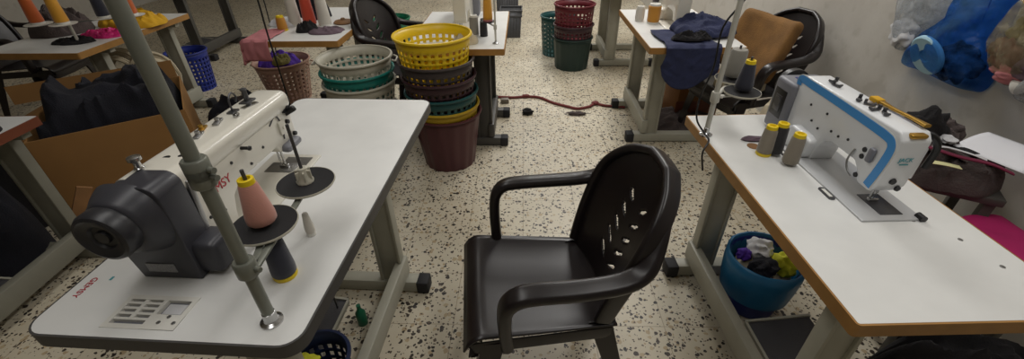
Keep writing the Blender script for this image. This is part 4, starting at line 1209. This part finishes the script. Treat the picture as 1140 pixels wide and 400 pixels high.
solo('magenta_cloth', sheet(mag, 60, 60), 'f_mag', 'magenta cloth draped beside the right sewing table', 'cloth', (1.60, 1.19, .0), 0, solid=.004, off=1)

# ------------------------------------------------------------------ under the front tables
wb = thing('waste_bucket', 'round bucket lined with a blue bag under the right table', 'bucket', (1.005, 1.340, 0))
bm = new(); lathe(bm, [(0, .002), (.100, .002), (.106, .010), (.138, .27), (.142, .272), (.134, .274), (.102, .014), (0, .010)], 36); link('pail', bm, 'b_blue', wb)
bm = new(); n = 60; rings = []
for (r, z, k) in ((.1365, .10, .2), (.146, .17, .6), (.150, .24, 1), (.150, .285, .7), (.140, .288, .5), (.130, .25, .6), (.122, .19, .3), (.115, .15, .1)):
    rings.append([bm.verts.new(((r+.004*k*noise.noise(Vector((j*.9, z*40, 1))))*math.cos(2*PI*j/n), (r+.004*k*noise.noise(Vector((j*.9, z*40, 1))))*math.sin(2*PI*j/n), z+.006*k*noise.noise(Vector((j*.35, z*9, 4))))) for j in range(n)])
for a, b in zip(rings, rings[1:]):
    for j in range(n): bm.faces.new((a[j], a[(j+1) % n], b[(j+1) % n], b[j]))
bmat = mat('blue_liner', (30, 104, 148), .4, var=.15, vscale=12)
ln = link('bag_liner', bm, bmat, wb, ang=80)
solo('waste_cloth', heap(.21, .21, .05, 101, 30, .8, 8, 4), 'f_cream', 'cream fabric waste filling the blue-lined bucket', 'cloth', (1.005, 1.340, 0.200))
solo('white_rag', lump(.10, .11, .07, 33), 'f_white', 'white rag on top of the waste in the blue-lined bucket', 'rag', (1.005, 1.390, 0.275), .4)
solo('lime_rag', lump(.10, .09, .10, 36), 'f_lime', 'lime yellow rag in the blue-lined bucket', 'rag', (1.065, 1.310, 0.265), .2)
solo('navy_rag', lump(.09, .12, .07, 39), 'f_navyb', 'dark navy rag in the blue-lined bucket', 'rag', (0.975, 1.290, 0.262), .2)
solo('purple_rag', lump(.05, .06, .05, 41), 'f_purple', 'small purple rag at the rim of the blue-lined bucket', 'rag', (0.925, 1.360, 0.272), .2)

basket('plastic_basket', 'navy round basket under the front edge of the left table', (-.698, .862, 0), .105, .088, .25, 'b_navy', rows=5, n=40)
solo('lime_rag', lump(.10, .10, .08, 47), 'f_lime', 'dull yellow rag lying in the navy basket under the left table', 'rag', (-.728, .835, .232), .2)
bm = new(); lathe(bm, [(0, 0), (.018, 0), (.021, .004), (.021, .07), (.012, .085), (.007, .10), (.009, .102), (.009, .115), (0, .116)], 18)
solo('oil_bottle', bm, 'b_bgreen', 'small green bottle on the floor beside the pedal of the left table', 'bottle', (-.690, 1.20, 0))
solo('fabric_pile', heap(.60, .36, .34, 111, 44, .5, 5, 4), 'f_black', 'black fabric heap on the floor below the front edge of the right table', 'fabric pile', (1.52, .86, 0), -.2)

# ------------------------------------------------------------------ floor bits in the aisle
bm = new()
pts = [(-.26, 3.66), (-.10, 3.64), (.02, 3.66), (.14, 3.64), (.26, 3.52), (.38, 3.44), (.46, 3.40), (.56, 3.44), (.62, 3.50), (.70, 3.46), (.80, 3.44), (.86, 3.42)]
tube(bm, [(x, y, .012) for x, y in pts], .0115, 8, 5)
for k in (2, 8):
    ball(bm, (pts[k][0], pts[k][1], .018), (.035, .02, .018), 2, .4, 6, k)
solo('floor_cord', bm, 'cord', 'red-brown cloth cord winding across the aisle floor', 'cord')
solo('black_scrap', lump(.07, .09, .05, 51), 'f_black', 'small black scrap on the aisle floor left of the cord bend', 'scrap', (.035, 3.32, .018))
solo('grey_scrap', lump(.05, .14, .03, 54), 'f_grey', 'dark grey scrap lying under the bend of the red-brown cord', 'scrap', (.44, 3.30, .012))
bm = new(); box(bm, (0, 0, .02), (.07, .05, .04), bev=.006)
solo('plug_block', bm, 'b_taupe', 'small grey block at the left end of the red-brown cord', 'block', (-.165, 3.55, 0), .1)

# ------------------------------------------------------------------ camera
cam = bpy.data.cameras.new('camera'); co = bpy.data.objects.new('camera', cam); COL.objects.link(co)
f, p, r, yw, H = 481.94, .5865, -.0146, -.0315, 1.5472
fw = Vector((math.sin(yw)*math.cos(p), math.cos(yw)*math.cos(p), -math.sin(p)))
rg = Vector((math.cos(yw), -math.sin(yw), 0)); up = rg.cross(fw)
rg2 = rg*math.cos(r)+up*math.sin(r); up2 = -rg*math.sin(r)+up*math.cos(r)
mw = Matrix((rg2, up2, -fw)).transposed().to_4x4(); mw.translation = (0, 0, H)
co.matrix_world = mw
cam.sensor_fit = 'HORIZONTAL'; cam.sensor_width = 36; cam.lens = f/1140*36; cam.clip_start = .02
S.camera = co

# ------------------------------------------------------------------ light: ceiling tubes
def tube_light(x, y, w, l, e, col=(1, .98, .95)):
    d = bpy.data.lights.new('ceiling_tube', 'AREA'); d.shape = 'RECTANGLE'; d.size = w; d.size_y = l; d.energy = e; d.color = col
    o = bpy.data.objects.new('ceiling_tube', d); COL.objects.link(o); o.location = (x, y, ZC-.12)
tube_light(-.9, 1.0, .6, 2.4, 16)
tube_light(1.0, 1.0, .6, 2.4, 24)
tube_light(.9, 4.6, .6, 2.4, 62)
tube_light(-1.2, 5.0, .6, 2.4, 22)
tube_light(.2, 7.6, .6, 1.2, 40)
w = bpy.data.worlds.new('world'); S.world = w; w.use_nodes = True
w.node_tree.nodes['Background'].inputs['Color'].default_value = (.8, .85, .9, 1)
w.node_tree.nodes['Background'].inputs['Strength'].default_value = .3
S.view_settings.view_transform = 'Standard'; S.view_settings.look = 'None'
S.view_settings.exposure = 0; S.view_settings.gamma = 1; S.view_settings.use_curve_mapping = False
